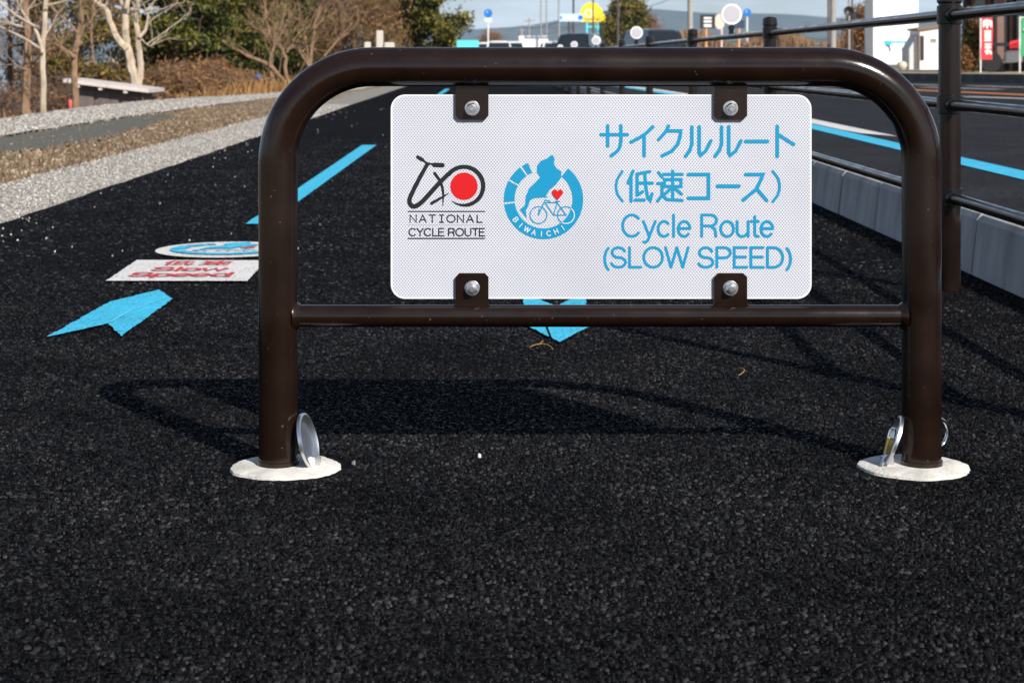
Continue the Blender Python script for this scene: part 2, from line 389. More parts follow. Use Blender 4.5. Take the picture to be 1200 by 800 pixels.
def dusty(m):
    """small pale scuffs and dust specks on painted steel"""
    t = m.node_tree; b = t.nodes['Principled BSDF']; L = t.links.new; src = b.inputs['Base Color'].links[0].from_socket
    c = t.nodes.new('ShaderNodeTexCoord'); n = t.nodes.new('ShaderNodeTexNoise'); n.inputs['Scale'].default_value = 160; n.inputs['Detail'].default_value = 2
    r = t.nodes.new('ShaderNodeMapRange'); r.inputs['From Min'].default_value = 0.735; r.inputs['From Max'].default_value = 0.78; r.inputs['To Min'].default_value = 0.0; r.inputs['To Max'].default_value = 0.8
    mx = t.nodes.new('ShaderNodeMix'); mx.data_type = 'RGBA'; mx.inputs['B'].default_value = (0.11, 0.095, 0.085, 1)
    L(c.outputs['Object'], n.inputs['Vector']); L(n.outputs['Fac'], r.inputs['Value']); L(r.outputs[0], mx.inputs['Factor']); L(src, mx.inputs['A']); L(mx.outputs['Result'], b.inputs['Base Color'])
    n3 = t.nodes.new('ShaderNodeTexNoise'); n3.inputs['Scale'].default_value = 7; n3.inputs['Detail'].default_value = 5; L(c.outputs['Object'], n3.inputs['Vector'])
    r3 = t.nodes.new('ShaderNodeMapRange'); r3.inputs['From Min'].default_value = 0.35; r3.inputs['From Max'].default_value = 0.7; r3.inputs['To Min'].default_value = b.inputs['Roughness'].default_value*0.8; r3.inputs['To Max'].default_value = b.inputs['Roughness'].default_value*1.7
    L(n3.outputs['Fac'], r3.inputs['Value']); L(r3.outputs[0], b.inputs['Roughness'])
patchy(AGG, 0.40, 1.45, 2.2); patchy(SHEET, 0.93, 1.03, 3.5); patchy(MORTAR, 0.66, 1.06, 14)
for m_ in (BROWN, BROWN2): dusty(m_)
CYAN = mat('cyan_marking', (0.030, 0.42, 0.65), 0.6, vary=0.09, scale=9, bump=0.8, bscale=110)
WHITEP = mat('white_marking', (0.60, 0.59, 0.59), 0.6, vary=0.06, scale=8, bump=0.8, bscale=110)
REDP = mat('red_marking', (0.50, 0.035, 0.04), 0.6, vary=0.15, scale=30)
worn(CYAN, 95, 0.36, (0.012, 0.05, 0.07)); worn(WHITEP, 95, 0.36, (0.09, 0.09, 0.09))
ORANGEP = mat('orange_marking', (0.62, 0.20, 0.035), 0.6, vary=0.15, scale=6)
GRAVELM = tint_mat('pale_gravel', (0.11, 0.102, 0.093), (0.68, 0.65, 0.61), rough=0.85, cm=(0.34, 0.325, 0.305))
GRAVELB = mat('gravel_bed', (0.20, 0.19, 0.175), 0.95, vary=0.3, scale=40, bump=1.0, bscale=90)
TRACK = mat('pale_track', (0.38, 0.365, 0.34), 0.95, vary=0.16, scale=18, bump=0.8, bscale=60)
CONC = mat('kerb_concrete', (0.36, 0.365, 0.365), 0.9, vary=0.32, scale=6, bump=0.35, bscale=70, stretch=(1, 1, .25))
FELT = mat('weed_sheet', (0.074, 0.074, 0.060), 0.95, vary=0.3, scale=9, bump=0.6, bscale=50)

def ground_mat():
    m = mat('dry_ground', (0.15, 0.095, 0.05), 0.95, vary=0.5, scale=3.0, bump=1.0, bscale=25, color2=(0.27, 0.19, 0.115), detail=8)
    return m
DRY = ground_mat()

# ------------------------------------------------------------------ ground sheet
def gh(x, y):
    """height of the land"""
    if x < -4.2:
        xs = [-9000, -60, -16, -9, -6.2, -5.0, -4.2]; zs = [-6, -5, -2.4, -1.05, -0.45, -0.05, -0.035]
        k = float(np.interp(x, xs, zs))
        f = np.clip((y-14)/8, 0, 1)*1.0
        if x > -16: return -0.035 + (k+0.035)*f
        return k
    if x > 9: return float(np.interp(x, [9, 22, 60, 9000], [-0.03, -0.03, 0.25, 0.6]))
    return -0.035
gx = [-9000, -3000, -900, -300, -100, -60, -35, -22, -16, -13, -11, -9, -8, -7, -6.6, -6.2, -5.8, -5.4, -5.0, -4.6, -4.2, -3.6, -3, -2.4, 0, 3, 9, 15, 22, 30, 60, 200, 900, 3000, 9000]
gy = [-300, -30, -5, 0, 4, 8, 10, 12, 14, 16, 18, 20, 22, 25, 28, 31, 35, 40, 46, 55, 65, 80, 100, 140, 200, 320, 600, 1200, 3000, 9500]
gv = [(x, y, gh(x, y)) for y in gy for x in gx]; nx = len(gx)
gf = [(j*nx+i, j*nx+i+1, (j+1)*nx+i+1, (j+1)*nx+i) for j in range(len(gy)-1) for i in range(nx-1)]
ground = tag(MB().add(gv, gf).build('ground', DRY, smooth=True, angle=80), 'dry straw coloured ground around the cycle path', kind='structure')

WATER = mat('lake_water', (0.035, 0.085, 0.13), 0.16, bump=0.25, bscale=0.9, vary=0.1, scale=0.2)
tag(sheet('lake', [(-9000, 30), (-15.2, 30), (-15.2, 140), (-60, 400), (-300, 1500), (-500, 6000), (-9000, 6000)], -1.75, WATER), 'blue lake behind the trees on the left', kind='structure')

# ------------------------------------------------------------------ cycle path
def xl(Y): return -1.875 - 0.0152*Y          # left edge of the asphalt
def xr(Y): return 1.40 - 0.0082*Y            # foot of the kerb
def dirx(Y): return -0.0125*Y
ys = [-3, 0] + [i*0.25 for i in range(4, 60)] + [16, 18, 21, 25, 30, 36, 44, 54, 66, 78]
lj = [(xl(y) + random.uniform(-.012, .012)*(1 if y < 20 else 2), y) for y in ys]
path = tag(strip('cycle_path', lj, [(xr(y)+0.03, y) for y in ys], 0.0, ASPH), 'fresh black asphalt cycle path', kind='structure')

def stones(name, x0f, x1f, y0, y1, pitch, r, h, top, m, keep=None, sides=6, parent=None, zf=None, label=None):
    """angular stones bedded in a surface, joined into one mesh"""
    nyn = int((y1-y0)/pitch); xmn = min(x0f(y0), x0f(y1)); xmx = max(x1f(y0), x1f(y1)); nxn = int((xmx-xmn)/pitch)
    X, Y = np.meshgrid(np.arange(nxn)*pitch + xmn, np.arange(nyn)*pitch + y0)
    X = X.copy(); X[1::2] += pitch*0.5
    X = (X + rng.uniform(-.42, .42, X.shape)*pitch).ravel(); Y = (Y + rng.uniform(-.42, .42, Y.shape)*pitch).ravel()
    k = (X > np.vectorize(x0f)(Y)) & (X < np.vectorize(x1f)(Y))
    if keep is not None: k &= rng.random(len(X)) < keep(X, Y)
    X, Y = X[k], Y[k]; n = len(X)
    rad = rng.uniform(r[0], r[1], n); hh = rng.uniform(h[0], h[1], n)
    a0 = rng.uniform(0, 6.28, n); el = rng.uniform(0.45, 1.0, n); tx = rng.normal(0, .30, n); ty = rng.normal(0, .30, n)
    V = np.zeros((n, 2*sides, 3))
    base = np.full(n, 0.0) if zf is None else zf(X, Y)
    for s in range(sides):
        a = 2*np.pi*s/sides + rng.uniform(-.3, .3, n)
        for ring in (0, 1):
            q = rad*(1.0 if ring == 0 else 0.80)*rng.uniform(.8, 1.15, n)
            u = q*np.cos(a); v = q*np.sin(a)*el
            V[:, ring*sides+s, 0] = X + u*np.cos(a0) - v*np.sin(a0)
            V[:, ring*sides+s, 1] = Y + u*np.sin(a0) + v*np.cos(a0)
            V[:, ring*sides+s, 2] = base - (hh if ring == 0 else 0) + (top - hh*0.0 if ring else 0)*1.0
            if ring: V[:, ring*sides+s, 2] = base + top*rng.uniform(.35, 1.0, n) + (tx*u + ty*v)*0.7
            else: V[:, ring*sides+s, 2] = base - hh
    tri = []
    for s in range(sides):
        j = (s+1) % sides; tri += [(s, j, sides+j), (s, sides+j, sides+s)]
    for s in range(1, sides-1): tri.append((sides, sides+s, sides+s+1))
    tri = np.array(tri); F = (tri[None] + (np.arange(n)*2*sides)[:, None, None]).reshape(-1, 3)
    tint = np.repeat(np.clip(rng.beta(1.5, 2.8, n), 0, 1), len(tri))
    o = mesh_np(name, V.reshape(-1, 3), F, m, tint, parent)
    return o

o = stones('asphalt_aggregate', lambda y: max(xl(y)+0.02, -0.32*y-0.25), lambda y: min(xr(y)-0.01, 0.32*y+0.25), 1.6, 5.8, 0.0081, (0.0018, 0.0063), (0.002, 0.004), 0.0032, AGG,
           keep=lambda X, Y: np.clip((5.8-Y)/2.8, 0, 0.92)*(((X+.352)**2+(Y-2.826)**2 > .0106) & ((X-.626)**2+(Y-2.826)**2 > .0106)), sides=5)
o.parent = path; o['kind'] = 'stuff'; o['label'] = 'coarse black stones of the asphalt surface'
o = stones('asphalt_aggregate', lambda y: xl(y)+0.02, lambda y: xr(y)-0.01, 3.9, 15, 0.023, (0.005, 0.0120), (0.002, 0.004), 0.0046, AGG,
           keep=lambda X, Y: np.clip((Y-3.9)/2.5, 0, 1)*np.clip((15-Y)/6, 0, .6), sides=4)
o.parent = path; o['kind'] = 'stuff'; o['label'] = 'black stones of the asphalt farther along the path'

# painted markings on the path (parts of the path)
def jag(poly, step=0.012, amp=0.0022):
    out = []; n = len(poly)
    for i in range(n):
        a = Vector(poly[i]); b = Vector(poly[(i+1) % n]); L = (b-a).length; m_ = max(1, int(L/step)); nn = Vector((-(b-a).y, (b-a).x)).normalized()
        for j in range(m_):
            q = a.lerp(b, j/m_) + (nn*random.uniform(-amp, amp) if j else Vector((0, 0))); out.append((q.x, q.y))
    return out
ZM = 0.0066
def marking(name, poly, m, z=ZM, label=None, amp=0.0022):
    o = sheet(name, jag(poly, amp=amp), z, m, path)
    if label: o['label'] = label
    return o
marking('arrow_marking', [(-.966, 4.966), (-.893, 4.775), (-.889, 4.130), (-.964, 4.33), (-1.056, 4.118), (-1.046, 4.715)], CYAN, label='cyan chevron arrow pointing ahead on the left')
marking('arrow_marking', [(.106, 4.045), (.188, 4.30), (.194, 4.90), (.112, 4.63), (.031, 4.90), (.030, 4.315)], CYAN, label='cyan chevron arrow pointing to the viewer under the sign')
for k, (a, b) in enumerate(((6.96, 13.37), (19.8, 26.2), (32.6, 39.0), (45.4, 51.8))):
    c = lambda y: -1.022 - 0.0128*(y-6.96)
    marking('lane_dash', [(c(a), a), (c(a)+0.085, a), (c(b)+0.105, b), (c(b), b)], CYAN, amp=0.003)
SEAM = mat('marking_seam', (0.10, 0.52, 0.72), 0.6)
ik = Ink(lambda u, v, h: (u, v, ZM+0.0016+h)); ik.stroke([(-.962, 4.345), (-.955, 4.55), (-.912, 4.80)], .006, cap=0); ik.build('seam', SEAM, bpy.data.objects['arrow_marking'])
ik = Ink(lambda u, v, h: (u, v, ZM+0.0016+h)); ik.stroke([(.088, 4.10), (.078, 4.36)], .004, cap=0); ik.build('seam', ASPH, bpy.data.objects['arrow_marking.001'])
# white panel with red words
def gpt(px, py): q = G(px, py); return (q.x, q.y)
panel = marking('word_panel', [(-1.156, 5.165), (-.752, 5.160), (-.772, 5.69), (-1.178, 5.70)], WHITEP, label='white panel with red words painted on the path')
ink = Ink(lambda u, v, h: (u, v, ZM+0.0025+h), step=0.00002)
def kanji(ink, key, ox, oy, kx, ky, wd):
    for st in KANJI[key]: ink.stroke([(ox+u*kx, oy+v*ky) for u, v in st], wd)
KANJI = {   # in units of the glyph box 0..1, v down
 'tei': [[(.22, 0), (.02, .40)], [(.14, .21), (.14, 1)], [(.88, .02), (.38, .10)], [(.38, .10), (.38, .80)], [(.38, .40), (.98, .40)],
         [(.68, .06), (.72, .50), (.80, .88), (.90, .97), (.97, .75)], [(.38, .80), (.60, .68)], [(.30, .96), (.66, .96)]],
 'soku': [[(.26, .11), (1, .11)], [(.30, .28), (.95, .28), (.95, .51), (.30, .51), (.30, .28)], [(.62, 0), (.62, .86)], [(.60, .53), (.32, .76)], [(.65, .53), (.97, .76)],
          [(.06, .05), (.20, .20)], [(.02, .41), (.20, .41), (.20, .80), (.02, .99)], [(.20, .80), (.40, .94), (1, .97)]]}
kanji(ink, 'tei', -1.068, 5.655, 0.088, -0.112, 0.011); kanji(ink, 'soku', -.957, 5.655, 0.088, -0.112, 0.011)
write(ink, 'Slow', -1.074, -.855, 5.39, 0.092, 0.014, up=1.0)
write(ink, 'Speed', -1.112, -.822, 5.25, 0.092, 0.015, up=1.0)
ink.build('words', REDP, panel)

# --- round lake emblem, used on the sign and on the path (design pixels of the sign drawing)
def emblem(ib, ih, iw, f):
    """ib blue, ih red, iw white inks; f maps drawing coordinates to ink coordinates"""
    c = (413, 425); k = f(1, 0)[0]-f(0, 0)[0]
    cx, cy = f(*c); r0, r1 = 226*k, 310*k
    for a0, a1 in ((113, 123), (126, 149), (152, 184), (187, 412)): ib.ringseg(cx, cy, r0, r1, a0, a1, 40 if a1-a0 > 60 else 8)
    lake_pts = [(480, 75), (499, 100), (495, 150), (515, 180), (553, 208), (551, 255), (510, 310), (460, 350), (425, 408), (385, 412), (340, 415), (308, 432), (292, 480), (275, 512), (281, 572), (228, 505), (268, 470), (275, 400), (300, 340), (350, 290), (386, 250), (360, 212), (363, 160), (390, 125), (440, 105)]
    ib.fill([f(*p) for p in lake_pts])
    ih.fill([f(522+45*x, 388-42*y) for x, y in [(0, .62), (.22, .95), (.55, 1.0), (.9, .75), (.97, .35), (.7, -.15), (0, -1.0), (-.7, -.15), (-.97, .35), (-.9, .75), (-.55, 1.0), (-.22, .95)]])
    for wc in ((373, 547), (588, 547)):
        ib.stroke([f(wc[0]+66*math.cos(R(a)), wc[1]+66*math.sin(R(a))) for a in range(0, 361, 15)], 9*k)
    for st in ([(373, 547), (425, 430), (465, 440)], [(412, 405), (440, 405)], [(425, 450), (520, 450), (490, 547), (425, 450)], [(520, 450), (588, 547), (490, 547)], [(505, 440), (540, 440)], [(373, 547), (380, 500)]):
        ib.stroke([f(*p) for p in st], 9*k)
    iw.stroke([f(588+66*math.cos(R(a)), 547+66*math.sin(R(a))) for a in range(-48, 128, 15)], 8*k)
    for i, ch in enumerate('BiWAiCHi'):
        a = R(216 + i*12.6); rr = 287; 
        for st in FONT[ch][1]:
            pts = []
            for u, v in st:
                lx = (u-FONT[ch][0]/2)*40; ly = v*38
                px = c[0] + (rr-ly)*math.cos(a) + lx*(-math.sin(a)); py = c[1] - (rr-ly)*math.sin(a) - lx*math.cos(a)
                pts.append(f(px, py))
            iw.stroke(pts, 7.5*k, cap=3)
disc = sheet('emblem_disc', [(-.944+.235*math.cos(2*math.pi*i/48), 6.02+.252*math.sin(2*math.pi*i/48)) for i in range(48)], ZM, WHITEP, path); disc['label'] = 'white disc with blue lake emblem painted on the path'
ke = 0.188/310
ib = Ink(lambda u, v, h: (u, -v, ZM+0.003+h), 0.00004); iw = Ink(lambda u, v, h: (u, -v, ZM+0.006+h), 0.00004)
fe2 = lambda x, y: (-.944+(x-413)*ke, -6.02+(y-425)*ke)
ihd = Ink(lambda u, v, h: (u, -v, ZM+0.005+h), 0.00004)
emblem(ib, ihd, iw, fe2)
ib.build('blue_emblem', CYAN, disc); iw.build('white_lettering', WHITEP, disc); ihd.build('heart', REDP, disc)

# loose pale pebbles lying on the asphalt
o = stones('loose_pebbles', lambda y: xl(y)+0.03, lambda y: xr(y)-0.05, 2.0, 24, 0.055, (0.002, 0.0052), (0.001, 0.002), 0.006, GRAVELM,
           keep=lambda X, Y: np.where(Y > 4.6, 0.003, 0.0008) + 0.10*np.exp(-(X+1.9+0.015*Y)/0.13) + 0.018*np.exp(-((X+1.55)**2+(Y-6.7)**2)/0.4), zf=lambda X, Y: np.full(len(X), 0.003))
tag(o, 'loose pale pebbles strewn on the black asphalt', 'pebbles', kind='stuff')

# ------------------------------------------------------------------ gravel shoulder, dry strip, track
sh_l = [(xl(y)-0.56-random.uniform(0, .06)-(0.25 if y > 30 else 0), y) for y in ys]; sh_r = [(xl(y)+0.05, y) for y in ys]
shoulder = tag(strip('gravel_shoulder', sh_l, sh_r, -0.012, GRAVELB), 'pale gravel shoulder beside the path', kind='structure')
o = stones('gravel_stones', lambda y: xl(y)-0.64, lambda y: xl(y)+0.012, 5.4, 26, 0.0150, (0.0045, 0.0105), (0.006, 0.010), 0.010, GRAVELM,
           keep=lambda X, Y: np.clip(1.1-(Y-5)/18, .22, 1)*np.clip((X-(-1.875-0.0152*Y-0.64))/0.12, 0, 1), sides=4, parent=shoulder, zf=lambda X, Y: np.full(len(X), -0.012))
o['kind'] = 'stuff'; o['label'] = 'crushed pale stones of the shoulder'
near = [(-4.15, 10.5), (-4.33, 15.3), (-4.42, 20.8), (-4.30, 26), (-4.04, 30.7), (-3.55, 36), (-3.2, 44), (-3.4, 60)]
far = [(-5.7, 10.5), (-5.62, 19.9), (-5.85, 24.5), (-5.7, 28.5), (-4.75, 34.3), (-4.3, 38), (-4.0, 46), (-4.2, 60)]
TZ = -0.012
nr = [(v.x, v.y) for v in catmull([Vector((*p, 0)) for p in near], 8)]; fr = [(v.x, v.y) for v in catmull([Vector((*p, 0)) for p in far], 8)]
nr = [(x+random.uniform(-.05, .05), y) for x, y in nr]; fr = [(x+random.uniform(-.06, .06), y) for x, y in fr]
track_o = tag(strip('gravel_track', fr, nr, TZ, TRACK), 'pale gravel track between the dry strip and the trees', kind='structure')
o = stones('track_stones', lambda y: float(np.interp(y, [p[1] for p in fr], [p[0] for p in fr])), lambda y: float(np.interp(y, [p[1] for p in nr], [p[0] for p in nr])), 13, 36, 0.045, (0.008, 0.020), (0.01, 0.02), 0.016, GRAVELM,
           keep=lambda X, Y: np.full(len(X), .7), sides=4, parent=track_o, zf=lambda X, Y: np.full(len(X), TZ)); o['kind'] = 'stuff'
# dark weed sheet lying between the dry grass and the track
ws = [G(-40, 182), G(0, 176), G(60, 170), G(130, 158), G(175, 146), G(205, 136), G(190, 131.5), G(150, 136), G(80, 147), G(0, 159), G(-40, 164)]
wp = [(p.x+random.uniform(-.03, .03), p.y+random.uniform(-.1, .1)) for p in ws]
tag(sheet('weed_sheet', jag(wp, step=.12, amp=.035), -0.018, FELT), 'dark grey green weed sheet lying along the gravel track', 'ground sheet')

# dry grass blades, straw and clods
def blades(name, n, xf, yr, hr, wr, m, lean=0.5, zf=None, keep=None, flat=0.0, parent=None):
    Y = rng.uniform(yr[0], yr[1], n); t = rng.random(n); a = np.array([xf(y) for y in Y]); X = a[:, 0] + (a[:, 1]-a[:, 0])*t
    if keep is not None: k = rng.random(n) < keep(X, Y); X, Y = X[k], Y[k]; n = len(X)
    z = np.full(n, -0.03) if zf is None else np.array([zf(x, y) for x, y in zip(X, Y)])
    h = rng.uniform(hr[0], hr[1], n); wd = rng.uniform(wr[0], wr[1], n); an = rng.uniform(0, 6.28, n); ln = rng.uniform(0, 1, n)*lean*h
    la = rng.uniform(0, 6.28, n); fl = rng.random(n) < flat
    hz = np.where(fl, h*0.08, h); ln = np.where(fl, h, ln)
    V = np.zeros((n, 4, 3)); dx, dy = np.cos(an)*wd/2, np.sin(an)*wd/2
    V[:, 0] = np.stack([X-dx, Y-dy, z], 1); V[:, 1] = np.stack([X+dx, Y+dy, z], 1)
    V[:, 2] = np.stack([X+dx*.4+np.cos(la)*ln, Y+dy*.4+np.sin(la)*ln, z+hz], 1); V[:, 3] = np.stack([X-dx*.4+np.cos(la)*ln, Y-dy*.4+np.sin(la)*ln, z+hz*1.02], 1)
    F = np.arange(n*4).reshape(n, 4)
    o = mesh_np(name, V.reshape(-1, 3), F, m, rng.random(n), parent); return o
STRAW = tint_mat('straw', (0.07, 0.050, 0.032), (0.46, 0.37, 0.25), 0.8, cm=(0.20, 0.145, 0.09), transl=0.15)
RUST = tint_mat('rusty_grass', (0.16, 0.075, 0.025), (0.42, 0.24, 0.09), 0.8, transl=0.15)
def in_felt(X, Y):
    edge = np.clip((-1.875-0.0152*Y-0.50-X)/0.16, 0.05, 1)
    u = X/Y*FP+600; v = HZ + CH*FP/Y
    mid = np.interp(u, [-40, 0, 60, 130, 175, 205], [173, 167, 160, 147, 139, 133]); hw = np.interp(u, [-40, 0, 130, 205, 206], [9, 8.5, 9, 2, -5])
    return np.where(np.abs(v-mid) < hw, 0.05, 1.0)*edge
gl = lambda y: (float(np.interp(y, [p[1] for p in nr], [p[0] for p in nr]))-0.02, xl(y)-0.50)
patchy(STRAW, 0.45, 1.35, 0.9)
tag(blades('dry_grass', 52000, gl, (6, 44), (0.008, 0.034), (0.004, 0.012), STRAW, 0.8, keep=in_felt, flat=0.55), 'short dry grass between the shoulder and the gravel track', 'grass', kind='stuff')
o = stones('clods', lambda y: gl(y)[0], lambda y: gl(y)[1], 6.5, 34, 0.050, (0.007, 0.026), (0.02, 0.03), 0.022, tint_mat('clods', (0.07, 0.045, 0.026), (0.44, 0.38, 0.30), 0.9, cm=(0.18, 0.125, 0.078)),
           keep=lambda X, Y: 0.8*in_felt(X, Y), zf=lambda X, Y: np.full(len(X), -0.03), sides=4)
tag(o, 'clods and pale stones in the dry grass strip', 'clods', kind='stuff')
tag(blades('lakeside_grass', 26000, lambda y: (-12, float(np.interp(y, [p[1] for p in fr], [p[0] for p in fr]))-.05), (20, 60), (0.08, 0.35), (0.01, 0.03), RUST, 0.7, zf=gh), 'rust brown tall grass under the trees', 'grass', kind='stuff')

# ------------------------------------------------------------------ kerb, road
kerb = tag(empty('kerb'), 'grey concrete kerb between path and road', kind='structure')
KH, KL = 0.183, 0.70
prof = [(-.004, -.06), (0.022, KH-.022), (0.034, KH-.006), (0.048, KH), (0.15, KH), (0.16, KH-.01), (0.16, -.06)]
def kerb_mesh(L):
    mb = MB(); g = 0.0045
    mb.prism(prof, lambda u, v: (u, g, v), lambda u, v: (u, L-g, v)); return mb
first = None; y = 5.37-KL*9; ang = 0.0082
for i in range(90):
    if first is None:
        first = kerb_mesh(KL).build('kerb_stone', CONC, kerb); o = first
    else:
        o = first.copy(); col.objects.link(o); o.parent = kerb
    o.location = (xr(y)+random.uniform(-.005, .005), y, random.uniform(-.004, .003)); o.rotation_euler = (0, 0, ang); y += KL
road = tag(MB().add([(1.62, -6, .08), (40, -6, .08), (40, 60, .08), (30, 170, .08), (-20, 170, .08), (-8, 80, .08), (0.7, 63, .08)], [tuple(range(7))]).build('road', ROADM), 'dark asphalt road beyond the kerb', kind='structure')
RZ = 0.0845
def road_mark(name, left, right, m, label=None):
    o = strip(name, left, right, RZ, m, road)
    if label: o['label'] = label
bl = lambda y: 2.462 + (0.006*(y-12) if y < 28 else 0.096-0.02*(y-28)-0.0016*(y-28)**2)
yy = [2, 5, 8, 11, 14, 17, 20, 24, 28, 32, 36, 40, 46, 52, 60]
road_mark('blue_edge_line', [(bl(y)-.09, y) for y in yy], [(bl(y)+.09, y) for y in yy], CYAN, 'cyan line along the road edge')
yw = [13.6, 14.2, 17, 20, 24, 28, 32, 36, 40, 46, 52, 60]
road_mark('white_edge_line', [(bl(y)+.115+(.03 if y < 14 else 0), y) for y in yw], [(bl(y)+.30, y if y > 14 else 13.05) for y in yw], WHITEP, 'white line beside the cyan line')
oc = [(8.9, 22), (8.1, 28), (7.3, 32.8), (6.4, 40), (5.4, 50), (3.9, 66)]
road_mark('orange_centre_line', [(x-.16, y) for x, y in oc], [(x+.16, y) for x, y in oc], ORANGEP, 'orange centre line of the road')
for a, b in (((7.35, 25.2), (6.75, 27.2)), ((9.05, 33.6), (8.2, 36.2)), ((10.3, 36.0), (9.6, 38.2)), ((9.25, 38.8), (8.6, 41))):
    road_mark('white_road_dash', [(a[0]-.12, a[1]), (b[0]-.12, b[1])], [(a[0]+.12, a[1]), (b[0]+.12, b[1])], WHITEP)
vk = [(40, 26), (22, 33), (16, 36.8), (11.9, 42.2), (9.86, 45.6), (8.6, 54), (6.7, 75), (5.2, 100), (4, 130), (3, 170)]
VERGE = mat('verge_ground', (0.30, 0.25, 0.16), 0.95, vary=0.3, scale=1.5, bump=0.6, bscale=20)
mbv = MB().add([(x, y, .275) for x, y in vk] + [(60, 170, .275), (60, 26, .275)], [tuple(range(len(vk)+2))])
tag(mbv.build('verge', VERGE), 'pale verge and forecourt across the road', kind='structure')
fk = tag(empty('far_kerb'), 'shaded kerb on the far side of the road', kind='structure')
DARKC = mat('shade_toned_kerb', (0.10, 0.10, 0.10), 0.9, vary=0.3, scale=5, bump=0.3)  # the far kerb's shade is put into this dark colour
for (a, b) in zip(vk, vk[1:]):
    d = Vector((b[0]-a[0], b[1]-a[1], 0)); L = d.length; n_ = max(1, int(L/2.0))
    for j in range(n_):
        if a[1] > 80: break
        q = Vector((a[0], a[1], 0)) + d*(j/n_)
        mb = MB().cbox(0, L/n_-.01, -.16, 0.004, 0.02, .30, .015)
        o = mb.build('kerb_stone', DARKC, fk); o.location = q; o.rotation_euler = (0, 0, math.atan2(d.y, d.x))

# ------------------------------------------------------------------ arch barrier with the sign
def sx(px): return (px-600)*S
def sz(py): return CH-(py-HZ)*S
barrier = tag(empty('arch_barrier', (0, 0, 0)), 'brown tubular arch barrier carrying a white cycle route sign', 'barrier')
xL, xR, zT, rc, rt = sx(326), sx(1080), sz(78.5), 0.146, 0.0305
pts = [(xL, YB, -0.05), (xL, YB, 0.15), (xL, YB, zT-rc-.02)]
pts += [(xL+rc-rc*math.cos(R(a)), YB, zT-rc+rc*math.sin(R(a))) for a in np.linspace(0, 90, 17)]
pts += [(x, YB, zT) for x in np.linspace(xL+rc+.04, xR-rc-.04, 6)]
pts += [(xR-rc+rc*math.sin(R(a)), YB, zT-rc+rc*math.cos(R(a))) for a in np.linspace(0, 90, 17)]
pts += [(xR, YB, zT-rc-.02), (xR, YB, 0.15), (xR, YB, -0.05)]
MB().tube(pts, rt, 40).build('tube_frame', BROWN, barrier, smooth=True)
rr = 0.0172; zr = sz(370)
rail = MB().tube([(xL+.012, YB, zr), (0, YB, zr), (xR-.012, YB, zr)], rr, 28).build('lower_rail', BROWN, barrier, smooth=True)
for x, s_ in ((xL+rt-.006, 1), (xR-rt+.006, -1)):
    prf = [(rr+.0072, 0), (rr+.0058, .004*s_), (rr+.0028, .0075*s_), (rr+.0004, .0105*s_)]
    MB().lathe(prf, (x, YB, zr), 'x', 28, cap=False).build('weld_collar', BROWN, rail, smooth=True)

YF = YB - 0.0005      # front face of the plate
def rrect(x0, x1, z0, z1, r, n=8):
    out = []
    for cx, cz, a in ((x1-r, z1-r, 0), (x0+r, z1-r, 90), (x0+r, z0+r, 180), (x1-r, z0+r, 270)):
        for i in range(n+1): out.append((cx+r*math.cos(R(a+90*i/n)), cz+r*math.sin(R(a+90*i/n))))
    return out
plate_poly = rrect(sx(459), sx(950), sz(349), sz(112), 0.021)
plate = MB().prism(plate_poly, lambda u, v: (u, YF+.0028, v), lambda u, v: (u, YF, v)).build('sign_plate', SHEET, barrier)
plate['label'] = 'white retroreflective cycle route sign plate'
edge = Ink(lambda u, v, h: (u, YF-0.00008-h, v))
edge.stroke(plate_poly + [plate_poly[0]], 0.0028)
edge.build('bright_edge', mat('plate_edge', (0.60, 0.61, 0.63), 0.35), plate)
fs = lambda u, v, h: (sx(u), YF-0.00030-h, sz(v))
c4 = lambda x, y: (690+x/6.667, 140+y/6.667); c5 = lambda x, y: (810+x/6.667, 140+y/6.667)
i1 = Ink(fs)
def st(f, pts, wd=4.2, sm=False): i1.stroke([f(*p) for p in pts], wd, sm)
st(c4, [(95, 120), (302, 120)]); st(c4, [(147, 50), (147, 208)]); st(c4, [(250, 50), (250, 165), (232, 235), (175, 285)], sm=True)
st(c4, [(500, 58), (430, 122), (330, 178)], sm=True); st(c4, [(432, 128), (432, 285)])
st(c4, [(622, 52), (597, 100), (545, 158)], sm=True); st(c4, [(606, 90), (718, 90), (714, 130), (694, 195), (648, 248), (572, 285)])
st(c4, [(805, 58), (805, 190), (790, 240), (756, 288)]); st(c5, [(62, 58), (62, 262), (72, 280), (112, 248), (153, 168)])
st(c5, [(237, 58), (237, 190), (221, 240), (186, 288)]); st(c5, [(293, 58), (293, 262), (303, 280), (347, 248), (388, 168)])
st(c5, [(425, 172), (595, 172)], 4.5); st(c5, [(672, 54), (672, 288)]); st(c5, [(685, 122), (800, 195)])
i1.build('katakana_line', INK_B, plate)
i1 = Ink(fs)
st(c4, [(262, 405), (226, 462), (213, 520), (224, 582), (262, 638)], 3.2, True)
kanji(i1, 'tei', 690+302/6.667, 140+403/6.667, 198/6.667, 236/6.667, 3.9); kanji(i1, 'soku', 690+533/6.667, 140+403/6.667, 197/6.667, 236/6.667, 3.7)
st(c4, [(778, 430), (935, 430), (935, 615), (778, 615)], 4.2); st(c5, [(205, 521), (372, 521)], 4.5)
st(c5, [(425, 430), (560, 430), (545, 470), (508, 545), (405, 630)], 4.2); st(c5, [(515, 545), (590, 632)], 4.2)
st(c5, [(638, 405), (678, 462), (690, 520), (679, 582), (638, 640)], 3.2, True)
i1.build('kanji_line', INK_B, plate)
i1 = Ink(fs); write(i1, 'Cycle Route', 728.5, 906.5, 277, 25.2, 3.35); i1.build('route_line', INK_B, plate)
